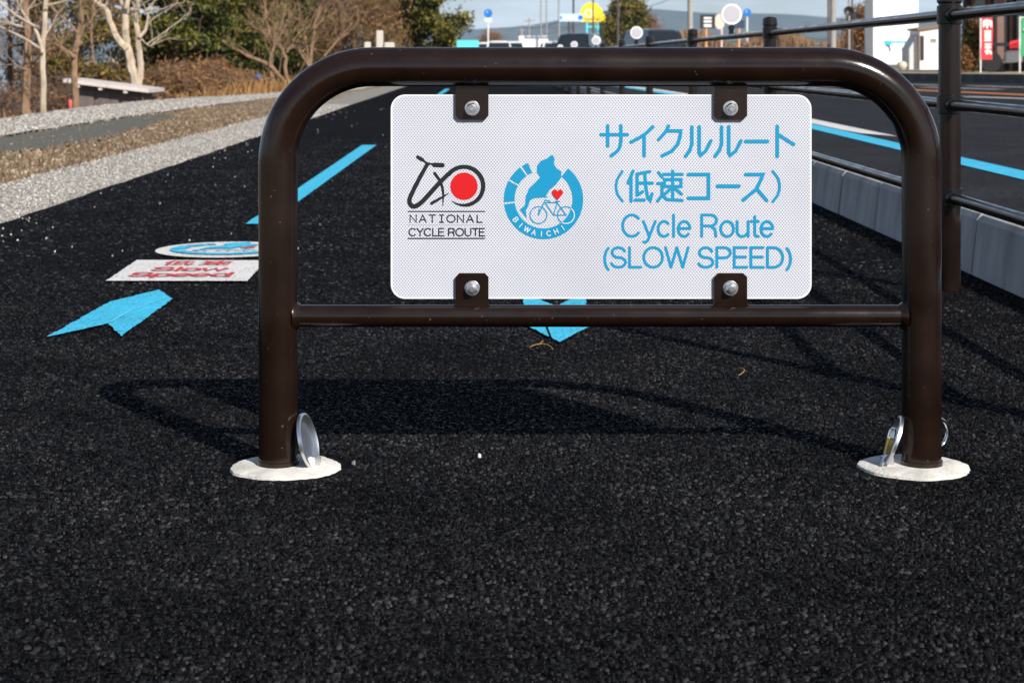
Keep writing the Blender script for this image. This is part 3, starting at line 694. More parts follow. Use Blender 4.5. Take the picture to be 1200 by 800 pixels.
i1 = Ink(fs); write(i1, '(SLOW SPEED)', 706, 928, 313, 23.0, 3.3); i1.build('slow_speed_line', INK_B, plate)
# bicycle emblem and small words on the left
i1 = Ink(fs); c = lambda x, y: (465+x/6.667, 170+y/6.667)
st(c, [(165, 95), (200, 116)], 4.4); st(c, [(195, 113), (240, 142), (300, 152)], 2.4, True); st(c, [(292, 155), (358, 158)], 5.4)
i1.stroke([c(*p) for p in [(240, 148), (172, 270), (108, 400), (100, 445), (116, 474), (148, 476), (200, 440), (330, 300), (400, 228)]], [4.6, 5.2, 5.4, 5.6, 5.4, 5.2], True)
i1.stroke([c(525+150*math.cos(R(a)), 320-150*math.sin(R(a))) for a in range(142, -134, -6)], [5.2, 4.8, 5.2, 5.0, 4.4, 1.0])
i1.stroke([c(*p) for p in [(296, 220), (342, 290), (362, 370), (360, 472)]], [3.6, 3.6, 2.8, 0.9], True)
i1.stroke([c(*p) for p in [(272, 455), (340, 416), (402, 378)]], [3.8, 3.0, 1.2], True)
i1.build('bicycle_emblem', INK_K, plate)
i1 = Ink(fs); i1.disc(*c(525, 322), 107/6.667); i1.build('red_disc', INK_R, plate)
i1 = Ink(fs); write(i1, 'NATIONAL', 479, 567, 260.4, 8.4, 1.4, mono=1.0); write(i1, 'CYCLE ROUTE', 479, 568.5, 276.2, 8.6, 1.35)
i1.stroke([(478, 247.6), (568.5, 247.6)], 0.95, cap=0); i1.stroke([(478, 279.2), (568.5, 279.2)], 1.1, cap=0); i1.build('small_words', INK_K, plate)
i1 = Ink(fs); i1.stroke([(478, 263.6), (568.5, 263.6)], 0.55, cap=0); i1.build('thin_rule', INK_G, plate)
fl = lambda x, y: (575+x/6.667, 170+y/6.667)
ib = Ink(fs); iw = Ink(lambda u, v, h: (sx(u), YF-0.0011-h, sz(v))); ir = Ink(lambda u, v, h: (sx(u), YF-0.0013-h, sz(v)))
emblem(ib, ir, iw, fl)
ib.build('lake_emblem', INK_B, plate); iw.build('emblem_lettering', INK_W, plate); ir.build('heart', INK_R, plate)

# tabs with bolts
def tab(px0, px1, py0, py1, up, bx, by):
    x0, x1, z0, z1 = sx(px0), sx(px1), sz(py1), sz(py0); r = .006
    if up: poly = [(x0+r, z0), (x1-r, z0), (x1, z0+r), (x1, z1-.006), (x1+.003, z1), (x1+.003, z1+.004), (x0-.003, z1+.004), (x0-.003, z1), (x0, z1-.006), (x0, z0+r)]
    else: poly = [(x0, z0+.004), (x0-.003, z0), (x0-.003, z0-.003), (x1+.003, z0-.003), (x1+.003, z0), (x1, z0+.004), (x1, z1-r), (x1-r, z1), (x0+r, z1), (x0, z1-r)]
    t_ = MB().prism(poly, lambda u, v: (u, YF-.0018, v), lambda u, v: (u, YF-.0062, v)).build('mounting_tab', BROWN, barrier)
    cx, cz, y0 = sx(bx), sz(by), YF-.0062
    MB().lathe([(.0118, 0), (.0118, .0012), (.0112, .0016), (.004, .0016)], (cx, y0, cz), '-y', 28).build('washer', STEEL, t_, smooth=True, angle=30)
    mb = MB(); a0 = random.uniform(0, 1)
    hexr = lambda r_, h: [(cx+r_*math.cos(a0+math.pi*j/3), y0-h, cz+r_*math.sin(a0+math.pi*j/3)) for j in range(6)]
    mb.loft([hexr(.0092, .0015), hexr(.0092, .0078), hexr(.0080, .0090)])
    mb.lathe([(.0080, .0085), (.0080, .0098), (.0066, .0118), (.0060, .0122)], (cx, y0, cz), '-y', 20)
    mb.lathe([(.0046, .010), (.0046, .0155), (.0036, .0166)], (cx, y0, cz), '-y', 16)
    mb.build('bolt', STEEL, t_)
for bx, x0, x1 in ((553.5, 534, 572.5), (855.5, 836.5, 875)):
    tab(x0, x1, 98, 140, True, bx, 127); tab(x0, x1, 319.5, 358, False, bx, 337)

# ------------------------------------------------------------------ floor sockets, lids, padlock
LIDM = mat('brushed_lid', (0.72, 0.72, 0.74), 0.34, metal=1.0, vary=0.12, scale=40)
def socket(cx, label, lid):
    root = tag(empty('floor_socket', (cx, YB, 0)), label, 'ground socket')
    off = .012 if cx < 0 else -.012; mb = MB(); n = 64; ang = [2*math.pi*i/n for i in range(n)]
    wob = [.0011*math.sin(3*a+cx*9)+.0009*math.sin(7*a+1)+random.uniform(-.0014, .0014) for a in ang]
    def ring(r, z, k): return [((r+wob[i]*k)*math.cos(a)+off*min(1, (r-.034)/.04), (r+wob[i]*k)*math.sin(a)*.98-.003, z+random.uniform(-.0001, .0001)) for i, a in enumerate(ang)]
    mb.loft([ring(.087, -.005, 1.3), ring(.084, .0038, 1.3), ring(.077, .0062, .7), ring(.050, .0070, .2), ring(.034, .0062, 0)])
    mb.build('mortar_collar', MORTAR, root, smooth=True)
    MB().lathe([(.0325, .0), (.0325, .0125), (.0312, .0135), (.0308, .0)], k=36).build('sleeve', BROWN, root, smooth=True, angle=30)
    lid_pos, lid_dir, rad = lid                     # the open lid: a shallow dished disc
    mb = MB().lathe([(rad*.9, -.0015), (rad, -.001), (rad, .0035), (rad*.93, .0045), (rad*.84, .0005), (rad*.55, -.0035), (rad*.15, -.0045)], k=36)
    mb.xform(Matrix.Translation(Vector(lid_pos)) @ Vector(lid_dir).to_track_quat('Z', 'Y').to_matrix().to_4x4())
    lo = mb.build('socket_lid', LIDM, root, smooth=True, angle=35)
    MB().box(-.009, .009, -.006, .006, .006, .020).xform(Matrix.Translation((lid_pos[0]*1.0 + (.012 if lid_pos[0] > 0 else -.012), lid_pos[1]-.006, 0))).build('hinge', STEEL, lo)
    return root
zc = lambda py: sz(py)
socket(xL, 'white mortar collar at the left foot, round steel lid open', ((sx(360.5)-xL, -.004, zc(516)), (0.955, -.15, .25), .0435))
socket(xR, 'white mortar collar at the right foot, padlock and steel lid open', ((sx(1047.5)-xR, -.002, zc(516)), (-0.93, .10, .34), .040))
rg = tag(empty('pull_ring', (xR, YB, 0)), 'chrome pull ring behind the right foot of the barrier', 'ring')
ctr = Vector((sx(1099)*1.018-xR, .050, zc(515)))
MB().tube([ctr+Vector((.0215*math.cos(a)*.80, .01*math.cos(a), .0225*math.sin(a))) for a in np.linspace(0, 2*math.pi, 29)], .0032, 10, cap=False).build('ring', CHROME, rg, smooth=True)
MB().tube([ctr+Vector((-.012, -.006, -.018)), ctr+Vector((-.02, -.004, -.036)), (ctr.x-.02, ctr.y-.004, .004)], .004, 8).build('ring_eye', STEEL, rg, smooth=True)
pl = tag(empty('padlock', (sx(1040), YB-.016, 0)), 'small brass padlock hanging at the right foot of the barrier', 'padlock')
M_ = Matrix.Translation((0, 0, zc(519)+.0)) @ Matrix.Rotation(R(14), 4, 'Y')
MB().cbox(-.0065, .0065, -.005, .005, -.014, .012, .002).xform(M_).build('lock_body', BRASS, pl)
MB().tube([M_ @ Vector(p) for p in [(-.005, 0, .011), (-.005, 0, .022), (-.003, 0, .027), (.003, 0, .027), (.005, 0, .022), (.005, 0, .011)]], .0017, 8).build('shackle', CHROME, pl, smooth=True)
MB().tube([M_ @ Vector(p) for p in [(0, 0, -.013), (-.004, 0, -.022), (-.006, -.004, -.034)]], .0028, 8).build('hasp', CHROME, pl, smooth=True)

# dry pine needles on the asphalt
NEED = mat('dry_needle', (0.30, 0.16, 0.05), 0.6)
for k, (px, py, lab, ln) in enumerate(((632, 411, 'curled tan pine needle below the near arrow marking', .03), (857, 437, 'tan pine needle on the asphalt between fence shadows', .026), (628, 403, 'short bent pine needle at the arrow marking tip', .016), (1012, 372, 'pale twig bit lying on the path beside the fence', .02))):
    q = G(px, py, .005); a = random.uniform(0, 6)
    pp = [q+Vector((ln*(math.cos(a+t*2.2)), ln*1.6*math.sin(a+t*2.2), .002+.006*math.sin(t*3.1))) for t in np.linspace(0, 1, 9)]
    tag(MB().tube(pp, [.0009]*8+[.0004], 5).build('pine_needle', NEED, smooth=True), lab, 'pine needle')

# ------------------------------------------------------------------ railing along the road
rail_root = tag(empty('railing'), 'dark brown three rail fence between the path and the road', 'fence')
def fx(Y): return 1.2405 - 0.0080*Y
py_ = [2.78] + [4.98 + 3.28*k for k in range(0, 16)]
RH = (0.757, 0.512, 0.258)
post = None; sec = {}
capp = [(.0303, .778), (.0303, .788), (.0345, .792), (.0350, .800), (.0325, .806), (.0335, .812), (.0315, .822), (.022, .828), (.008, .831)]
for y in py_:
    if post is None:
        post = MB().lathe([(.0303, -.05), (.0303, .782)], k=24, cap=False).build('post', BROWN2, rail_root, smooth=True)
        MB().lathe(capp, k=24).build('cap', BROWN2, post, smooth=True)
        for h in RH:
            mb = MB().lathe([(.0305, h-.026), (.0345, h-.024), (.0345, h+.024), (.0305, h+.026)], k=24, cap=False)
            mb.tube([(0, -.062, h), (0, .062, h)], .0205, 20)
            MB_ = mb.build('clamp', BLACKM, post, smooth=True, angle=30)
        po = post
    else: po = copy_tree(post, rail_root)
    po.location = (fx(y), y, 0)
proto = None
for a, b in zip(py_, py_[1:]):
    for h in RH:
        if proto is None:
            o = proto = MB().tube([(0, 0, 0), (0, 1.64, 0), (0, 3.28, 0)], .0158, 20).build('rail', BROWN2, rail_root, smooth=True)
        else: o = proto.copy(); col.objects.link(o); o.parent = rail_root
        o.location = (fx(a), a, h); o.rotation_euler = (0, 0, 0.0080); o.scale = (1, (b-a)/3.28, 1)
LENS = mat('reflector_lens', (0.42, 0.42, 0.47), 0.25, vary=0.15, scale=300, bump=0.4, bscale=500)
RIM = mat('reflector_rim', (0.78, 0.79, 0.80), 0.4)
ref = None
for y in (9.63, 16.2, 22.8, 29.35, 35.9):
    if ref is None:
        ref = MB().lathe([(.053, -.012), (.056, -.006), (.056, .004), (.053, .006), (.046, .006)], (0, 0, .062), '-y', 32).build('reflector', BLACKM, rail_root, smooth=True, angle=30)
        MB().lathe([(.0555, .0035), (.0555, .0078), (.0535, .0088), (.0455, .0088), (.0455, .0062)], (0, 0, .062), '-y', 32, cap=False).build('rim', RIM, ref, smooth=True, angle=30)
        MB().lathe([(.0458, .0055), (.0458, .0070), (.03, .0078), (.005, .0082)], (0, 0, .062), '-y', 32).build('lens', LENS, ref, smooth=True)
        mb = MB().cbox(-.012, .012, -.012, .012, -.055, .012, .004); mb.tube([(0, -.014, -.0), (0, .014, -.0)], .016, 12)
        mb.xform(Matrix.Translation((0, 0, -.008))); mb.build('stalk', BLACKM, ref)
        o = ref
    else: o = copy_tree(ref, rail_root)
    o.location = (fx(y), y, .757+.055)

mkp = tag(empty('marker_pole', (1.27, 2.70, 0)), 'slim dark marker pole at the near end of the railing', 'pole')
MB().tube([(0, 0, -.05), (0, 0, 1.34)], [.024, .022], 14).build('shaft', BROWN2, mkp, smooth=True); MB().lathe([(.024, 1.338), (.026, 1.345), (.018, 1.365), (.004, 1.37)], k=14).build('cap', BLACKM, mkp, smooth=True)

# ------------------------------------------------------------------ trees on the left
BARK_P = mat('pale_bark', (0.38, 0.31, 0.235), 0.85, vary=0.3, scale=9, bump=0.5, bscale=30, stretch=(1, 1, .35))
BARK_B = mat('brown_bark', (0.20, 0.125, 0.075), 0.9, vary=0.4, scale=10, bump=0.6, bscale=30, stretch=(1, 1, .35))
BARK_D = mat('dark_bark', (0.085, 0.06, 0.045), 0.9, vary=0.4, scale=10, bump=0.6, bscale=30)
TWIG = tint_mat('twigs', (0.085, 0.046, 0.026), (0.34, 0.215, 0.125), 0.85, cm=(0.19, 0.112, 0.064))
TWIGD = tint_mat('dark_twigs', (0.05, 0.035, 0.03), (0.18, 0.12, 0.09), 0.85)
PINE = tint_mat('evergreen_leaves', (0.012, 0.022, 0.007), (0.15, 0.155, 0.022), 0.55, cm=(0.034, 0.044, 0.009), transl=0.15)
OLIVE = tint_mat('olive_leaves', (0.045, 0.045, 0.010), (0.27, 0.215, 0.035), 0.6, cm=(0.14, 0.120, 0.021), transl=0.2)
DEAD = tint_mat('dead_leaves', (0.09, 0.040, 0.014), (0.36, 0.18, 0.060), 0.75, cm=(0.20, 0.095, 0.034), transl=0.2)

def leaves(name, pts, n, size, m, parent, spread, asp=2.2, up=0.0):
    """n small leaf faces scattered round the clump points"""
    pts = np.asarray(pts); c = pts[rng.integers(0, len(pts), n)] + rng.normal(0, 1, (n, 3))*np.asarray(spread)
    d = rng.normal(0, 1, (n, 3)); d[:, 2] += up; d /= np.linalg.norm(d, axis=1)[:, None]
    e = np.cross(d, rng.normal(0, 1, (n, 3))); e /= np.linalg.norm(e, axis=1)[:, None]+1e-9
    s = rng.uniform(size*.6, size*1.3, n)[:, None]
    V = np.stack([c-d*s*asp/2, c-e*s/2, c+d*s*asp/2, c+e*s/2], 1).reshape(-1, 3); F = np.arange(n*4).reshape(n, 4)
    return mesh_np(name, V, F, m, rng.random(n), parent)

def grow(mb, p, d, L, r, depth, tips, k=5, wob=.22, ratio=.68, kids=(2, 3), upb=.12, rs=random):
    n = max(3, int(L/.18)+2); pts = [p.copy()]; q = p.copy(); dd = d.normalized()
    for i in range(n-1):
        dd = (dd + Vector((rs.uniform(-wob, wob), rs.uniform(-wob, wob), rs.uniform(-wob, wob)+upb*.3))).normalized(); q = q+dd*(L/(n-1)); pts.append(q.copy())
    mb.tube(pts, [r*(1-.45*i/(n-1)) for i in range(n)], k)
    tips += pts[n//2:]
    if depth <= 0: return
    for j in range(rs.randint(*kids)):
        f = rs.uniform(.35, 1.0) if j else 1.0; b = pts[min(n-1, int(f*(n-1)))]
        a = Vector((rs.uniform(-1, 1), rs.uniform(-1, 1), rs.uniform(-.4, .9))).normalized()
        grow(mb, b, (dd*.75+a*.8+Vector((0, 0, upb))), L*ratio*rs.uniform(.75, 1.15), r*.55*(1.15 if not j else .85), depth-1, tips, max(3, k-1), wob, ratio, kids, upb, rs)

def pix_branch(mb, pix, Y, r, k=7, jit=.04):
    pts = [P(x, y, Y + (i*.03)) for i, (x, y) in enumerate(pix)]
    pts = catmull(pts, 4); n = len(pts)
    r0, r1 = r; rad = [r0+(r1-r0)*i/(n-1) for i in range(n)]
    pts = [p+Vector((random.uniform(-1, 1), random.uniform(-1, 1), 0))*r0*.12 for p in pts]
    mb.tube(pts, rad, k); return pts

def drawn_tree(name, label, Y, stems, bark, twig_n=0, cat='tree'):
    """a bare tree whose main stems follow given outlines; twigs grow from their upper ends"""
    b0 = P(*stems[0][0][0], Y); root = tag(empty(name, (b0.x, Y, gh(b0.x, Y))), label, cat)
    mb = MB(); ends = []
    M = Matrix.Translation((-b0.x, -Y, -root.location.z))
    for k, (pix, r) in enumerate(stems):
        if k == 0: pix = [(pix[0][0], pix[0][1]+60)] + list(pix)
        ends.append(pix_branch(mb, pix, Y, r))
    mb.xform(M); mb.build('trunk', bark, root, smooth=True)
    tw = MB(); tips = []
    for e in ends:
        for _ in range(twig_n):
            i = random.randint(len(e)//3, len(e)-1); d = (e[i]-e[i-1]).normalized()
            grow(tw, e[i], d*.6+Vector((random.uniform(-1, 1), random.uniform(-.8, .8), random.uniform(-.1, 1))), random.uniform(.35, .9), .012, 2, tips, 4)
    if tw.v: tw.xform(M); tw.build('twigs', bark, root)['kind'] = 'stuff'
    return root
drawn_tree('bare_tree', 'slim pale straight trunk, leftmost of the sunlit bare trees', 25.5, [
    ([(51, 136), (50.5, 90), (50, 55), (53, 20), (54, -40), (56, -120)], (.050, .030)), ([(50, 62), (44, 40), (36, 28), (22, 6), (10, -30)], (.026, .012)),
    ([(47, 57), (30, 46), (10, 36), (-20, 22)], (.018, .009)), ([(41, 31), (22, 20), (6, 8), (-14, -8)], (.022, .01)), ([(54, 6), (70, 3), (84, -3), (110, -14)], (.014, .006)), ([(46, 31), (30, 32), (18, 31)], (.010, .004))], BARK_P, 3)
drawn_tree('bare_tree', 'stout brown trunk behind the slim pale one at the left edge', 29, [
    ([(30, 134), (31, 95), (33, 70), (32, 40), (30, 0), (28, -60)], (.080, .05)), ([(33, 78), (42, 68), (50, 62)], (.02, .008)), ([(31, 82), (14, 76), (2, 78)], (.02, .008))], BARK_B, 4)
drawn_tree('bare_tree', 'kinked grey brown trunk beside the left end of the shed', 28, [
    ([(89, 132), (88, 108), (87, 80), (88, 62), (91, 46), (95, 22), (96, -20), (98, -80)], (.060, .035)), ([(87, 68), (82, 62), (76, 61)], (.03, .018)), ([(92, 40), (80, 26), (66, 14), (50, -10)], (.02, .01)), ([(110, 72), (107, 45), (109, 10), (112, -30)], (.018, .012))], BARK_B, 5)
drawn_tree('bare_tree', 'white barked tree forking into several stems behind the shed', 33, [
    ([(158, 100), (154, 78), (149, 55), (147, 38), (146, 12), (143, 0), (136, -30)], (.105, .05)), ([(148, 58), (138, 46), (130, 28), (124, 12), (114, 4), (104, -6)], (.075, .035)),
    ([(162, 100), (165, 80), (163, 60), (161, 36), (159, 18), (164, -4), (170, -40)], (.070, .035)), ([(163, 44), (170, 36), (173, 24), (174, 15), (182, 12)], (.034, .014)), ([(148, 12), (160, 11), (172, 12), (186, 10)], (.014, .008)), ([(148, 10), (150, -2), (156, -30)], (.055, .03)),
    ([(166, 46), (172, 52), (180, 56)], (.014, .006))], BARK_P, 3)

def bushy(name, label, base, h, rxy, parts, trunk_r, bark, zlow=0.1, clump=90, group=None, cat='tree', seed=0, limbs=5, tw=0):
    """tree or bush: trunk and limbs, then leaf clumps spread through the crown"""
    rs = random.Random(seed); root = tag(empty(name, base), label, cat, group)
    mb = MB(); tips = []
    mb.tube([(0, 0, -.1), (rs.uniform(-.05, .05), 0, h*.4), (rs.uniform(-.1, .1), 0, h*.85)], [trunk_r, trunk_r*.7, trunk_r*.25], 8)
    for i in range(limbs):
        a = rs.uniform(0, 6.28); z = h*rs.uniform(.06, .6)
        grow(mb, Vector((0, 0, z)), Vector((math.cos(a), math.sin(a), rs.uniform(.1, .7))), rxy*rs.uniform(.5, .9), trunk_r*.4, 2, tips, 5, rs=rs)
    mb.build('trunk', bark, root, smooth=True)
    pts = []
    for i in range(clump):
        u = rs.random()**.8; z = zlow*h + u*h*(1-zlow); prof_r = rxy*(math.sin(math.pi*min(1, max(.08, .12+.82*u)))**.6)
        a = rs.uniform(0, 6.28); q = prof_r*math.sqrt(rs.uniform(.15, 1)); pts.append((q*math.cos(a), q*math.sin(a), z))
    first = True
    for (m, n, size, spread, asp, upd) in parts:
        sel = [p for p in pts if rs.random() < .75] or pts
        leaves('crown' if first else 'crown', sel, n, size, m, root, spread, asp, upd); first = False
    return root
def at(px, Y): x = (px-600)/FP*Y; return (x, Y, gh(x, Y))
# evergreen mass and mixed wood, right of the white tree
bushy('evergreen_tree', 'dark evergreen with drooping boughs right of the white tree', at(205, 40), 6.5, 1.35, [(PINE, 40000, .055, (.22, .22, .10), 2.6, .1), (OLIVE, 7000, .05, (.25, .25, .1), 2.4, .1)], .12, BARK_D, .10, 110, seed=1)
bushy('evergreen_tree', 'dark evergreen standing above the dry brush', at(262, 43), 6.0, 1.3, [(PINE, 36000, .055, (.24, .24, .11), 2.6, .1), (OLIVE, 9000, .05, (.3, .3, .14), 2.4, .1)], .12, BARK_D, .06, 110, seed=2)
bushy('evergreen_tree', 'low dark evergreen behind the leaning bare tree', at(325, 47), 3.2, 1.1, [(PINE, 24000, .06, (.22, .22, .14), 2.3, .1), (DEAD, 4000, .05, (.3, .3, .2), 2.0, .1)], .10, BARK_D, .05, 70, seed=3)
bushy('conifer_tree', 'sunlit yellow green conifer left of the open sky', at(512, 52), 5.5, 0.98, [(PINE, 24000, .055, (.17, .17, .12), 2.6, .1), (OLIVE, 20000, .055, (.18, .18, .12), 2.5, .1)], .13, BARK_D, .04, 120, seed=4)
bushy('conifer_tree', 'olive conifer partly hidden by the twiggy trees', at(462, 56), 5.0, 1.0, [(PINE, 12000, .06, (.2, .2, .14), 2.5, .1), (OLIVE, 12000, .06, (.2, .2, .14), 2.5, .1)], .12, BARK_D, .04, 90, seed=5)
bushy('brown_tree', 'tree with rusty dead leaves behind the twiggy trees', at(352, 52), 5.0, 1.5, [(DEAD, 15000, .05, (.3, .3, .2), 1.7, 0), (OLIVE, 9000, .05, (.3, .3, .2), 2.0, 0), (TWIG, 9000, .014, (.35, .35, .25), 16, .5)], .10, BARK_B, .10, 100, seed=6)
bushy('brown_tree', 'grey brown tree thick with twigs left of the conifers', at(415, 50), 4.6, 1.35, [(TWIG, 22000, .013, (.3, .3, .22), 18, .6), (DEAD, 5000, .045, (.35, .35, .25), 1.8, 0), (OLIVE, 4000, .05, (.35, .35, .25), 2.0, 0)], .09, BARK_B, .06, 100, seed=7)
bushy('brown_tree', 'thin olive brown tree at the far left behind the trunks', at(95, 38), 5.0, 1.25, [(OLIVE, 7500, .05, (.20, .20, .12), 2.4, .1), (DEAD, 5000, .045, (.22, .22, .12), 1.8, 0), (TWIGD, 3500, .014, (.3, .3, .2), 16, .5)], .09, BARK_D, .22, 60, seed=8)
bushy('brown_tree', 'dark twiggy tree at the left edge of the picture', at(12, 40), 4.5, 1.3, [(TWIGD, 4500, .014, (.3, .3, .2), 16, .6), (DEAD, 1300, .045, (.3, .3, .2), 1.8, 0)], .09, BARK_D, .12, 60, seed=9)
bushy('brown_tree', 'brown leaved tree filling the gap between the pale trunks', at(62, 44), 5.0, 1.2, [(DEAD, 6500, .045, (.2, .2, .12), 1.8, 0), (OLIVE, 3500, .05, (.2, .2, .12), 2.2, 0), (TWIGD, 5000, .014, (.3, .3, .2), 16, .5)], .09, BARK_D, .16, 55, seed=10)
# leaning bare trees in front of the wood
drawn_tree('leaning_tree', 'bare leaning tree with crossed limbs behind the dry brush', 41, [
    ([(338, 104), (334, 82), (334, 66), (322, 50), (316, 42), (300, 34), (292, 28)], (.055, .02)), ([(317, 44), (312, 24), (310, 6), (306, -20)], (.034, .015)), ([(334, 68), (330, 56), (320, 46)], (.03, .018)), ([(336, 62), (342, 54), (352, 58), (362, 70)], (.02, .01)), ([(324, 50), (330, 40), (336, 28)], (.016, .007))], BARK_B, 8)
drawn_tree('leaning_tree', 'short crooked stump tree with a fallen limb at its foot', 40, [
    ([(322, 108), (319, 92), (316, 78), (306, 72), (290, 66), (282, 60)], (.075, .03)), ([(318, 78), (330, 92), (342, 104)], (.045, .03)), ([(316, 80), (318, 60), (324, 44)], (.035, .012))], BARK_B, 5)
drawn_tree('leaning_tree', 'twin stemmed bare tree just left of the arch corner', 44, [
    ([(364, 84), (364, 66), (367, 46), (368, 30), (376, 8), (384, -20)], (.055, .02)), ([(362, 78), (352, 62), (345, 56), (336, 60)], (.03, .015)), ([(361, 76), (360, 58), (356, 40), (350, 20)], (.025, .012)), ([(368, 34), (380, 22), (398, 12), (412, 2)], (.02, .01)), ([(380, 66), (392, 52), (402, 40), (414, 26)], (.03, .012))], BARK_B, 9)
# dry brush
BR = 'dry brush under the trees'
for k, (px, Y, h, r_, lab) in enumerate(((205, 35, .95, .65, 'tawny dry bush beside the shed roof'), (243, 36, .90, .65, 'pinkish brown dry bush, tallest in the brush'), (276, 38, .62, .6, 'low dry bush next to the blue barrel'), (182, 37, .9, .5, 'greenish dry bush behind the shed'))):
    b = at(px, Y); bushy('dry_bush', lab, (b[0], b[1], b[2]-.05), h, r_, [(TWIG, 9000, .012, (.14, .14, .10), 18, .5), (DEAD if k != 3 else OLIVE, 5000, .035, (.16, .16, .12), 1.8, 0)], .03, BARK_B, .0, 60, group=BR, cat='bush', seed=20+k, limbs=7)
for k, (px, Y, lab) in enumerate(((8, 33, 'dark bramble bush at the left edge of the frame'), (70, 34, 'dark bramble bush behind the pale trunks'), (120, 42, 'dark bramble bush seen above the shed roof'))):
    b = at(px, Y); bushy('bramble_bush', lab, b, 1.05, .8, [(TWIGD, 7000, .012, (.2, .2, .14), 18, .5), (DEAD, 2500, .035, (.2, .2, .12), 1.8, 0)], .03, BARK_D, .0, 50, cat='bush', seed=30+k, limbs=6)

# low shed
SHB = mat('shed_boards', (0.115, 0.092, 0.085), 0.85, vary=0.15, scale=6, bump=0.2)
ROOFW = mat('pale_roof_sheet', (0.52, 0.47, 0.45), 0.6, vary=0.08, scale=4)
a = P(93, 100, 29.5); b = P(176, 108, 30.2); zg = gh(a.x, 30)
shed = tag(empty('low_shed', (a.x, 29.5, zg)), 'low brown shed with a slanting pale roof', 'shed')
W_ = b.x-a.x; hl = a.z-zg+.02; hr_ = b.z-zg+.02
def sp(u, v, y): return (u, y, v)
MB().prism([(0, -.1), (W_, -.1), (W_, hr_), (0, hl)], lambda u, v: (u, 0, v), lambda u, v: (u, .9, v)).build('wall', SHB, shed)
sl = (hr_-hl)/W_
roof = MB().prism([(-.22, hl-.22*sl), (W_+.16, hr_+.16*sl), (W_+.16, hr_+.16*sl+.06), (-.22, hl-.22*sl+.06)], lambda u, v: (u, -.22, v+.003), lambda u, v: (u, 1.1, v+.003)).build('roof', ROOFW, shed)
for t in (.02, .38, .78): 
    u = W_*t; MB().box(u-.03, u+.03, -.20, 1.0, hl+u*sl-.05, hl+u*sl+.001).build('rafter', ROOFW, roof)
for t in (.0, .25, .5, .75): MB().box(W_*t+.006, W_*(t+.25)-.006, -.016, -.002, -.08, hl+W_*(t+.25)*sl-.07).build('board', SHB, shed)
# blue barrel and pale stump under the trees, red cloth rag, posts
BLUEP = mat('blue_plastic', (0.02, 0.12, 0.42), 0.4, vary=0.1)
b = P(300.5, 103, 38); root = tag(empty('blue_barrel', (b.x, b.y, b.z)), 'small blue barrel under the trees', 'barrel')
MB().lathe([(.085, 0), (.09, .03), (.095, .12), (.092, .20), (.096, .22), (.08, .27), (.05, .285)], k=16).build('drum', BLUEP, root, smooth=True); MB().lathe([(.03, .285), (.03, .31), (.02, .312)], (.03, 0, 0), k=10).build('lid', BLUEP, root)
b = P(309, 103, 38.3); tag(MB().lathe([(.085, -.1), (.075, .02), (.07, .17), (.066, .20), (.01, .205)], (b.x, b.y, b.z), k=11).build('tree_stump', BARK_P, smooth=True), 'pale tree stump beside the small blue barrel', 'stump')
CLOTH = mat('red_cloth', (0.45, 0.08, 0.08), 0.8)
b = P(82, 130, 28.5); mb = MB(); mb.lathe([(.03, 0), (.06, .04), (.055, .12), (.03, .17), (.012, .18)], (b.x, b.y, b.z), k=9); tag(mb.build('red_bag', CLOTH, smooth=True), 'faded red bag at the foot of a trunk', 'bag')
# pavilion and white house by the lake
DKR = mat('dark_roof', (0.03, 0.035, 0.045), 0.7); WHT = mat('white_wall', (0.78, 0.78, 0.78), 0.7, vary=0.04, scale=2)
b = P(124, 92, 95); zg = -1.6; root = tag(empty('lake_pavilion', (b.x, 95, zg)), 'small dark roofed pavilion by the lake behind the shed', 'pavilion')
zr_ = P(0, 82, 95).z-zg
MB().loft([[(-.95, -.8, zr_), (.95, -.8, zr_), (.95, .8, zr_), (-.95, .8, zr_)], [(-.95, -.8, zr_+.08), (.95, -.8, zr_+.08), (.95, .8, zr_+.08), (-.95, .8, zr_+.08)], [(-.25, -.1, zr_+.42), (.25, -.1, zr_+.42), (.25, .1, zr_+.42), (-.25, .1, zr_+.42)]]).build('roof', DKR, root)
for x in (-.75, -.1, .75):
    for y_ in (-.6, .6): MB().tube([(x, y_, -.3), (x, y_, zr_)], .07, 8).build('post', DKR, root)
b = P(139, 80, 140); root = tag(empty('lake_house', (b.x, 140, -1.6)), 'small white house across the water', 'house')
zt = P(0, 68, 140).z+1.6
MB().box(-.5, .5, -.8, .8, -.5, zt-.25).build('wall', WHT, root); MB().prism([(-.6, zt-.25), (.6, zt-.25), (0, zt+.05)], lambda u, v: (u, -.9, v), lambda u, v: (u, .9, v)).build('roof', ROOFW, root)
for x in (-.25, .25): MB().box(x-.1, x+.1, -.82, -.79, zt-.9, zt-.55).build('window', DKR, root)

# ------------------------------------------------------------------ far background in the middle
GREYP = mat('pole_concrete', (0.30, 0.285, 0.265), 0.85, vary=0.12, scale=3); DARKP = mat('dark_pole', (0.06, 0.055, 0.055), 0.7)
WPOLE = mat('white_pole', (0.75, 0.75, 0.75), 0.4); SIGNB = mat('blue_sign', (0.01, 0.16, 0.55), 0.35); SIGNK = mat('black_sign', (0.02, 0.022, 0.028), 0.45)
PINKP = mat('brown_pole_paint', (0.13, 0.085, 0.085), 0.5)
STONEP = mat('stone_post', (0.50, 0.46, 0.41), 0.8, vary=0.1)
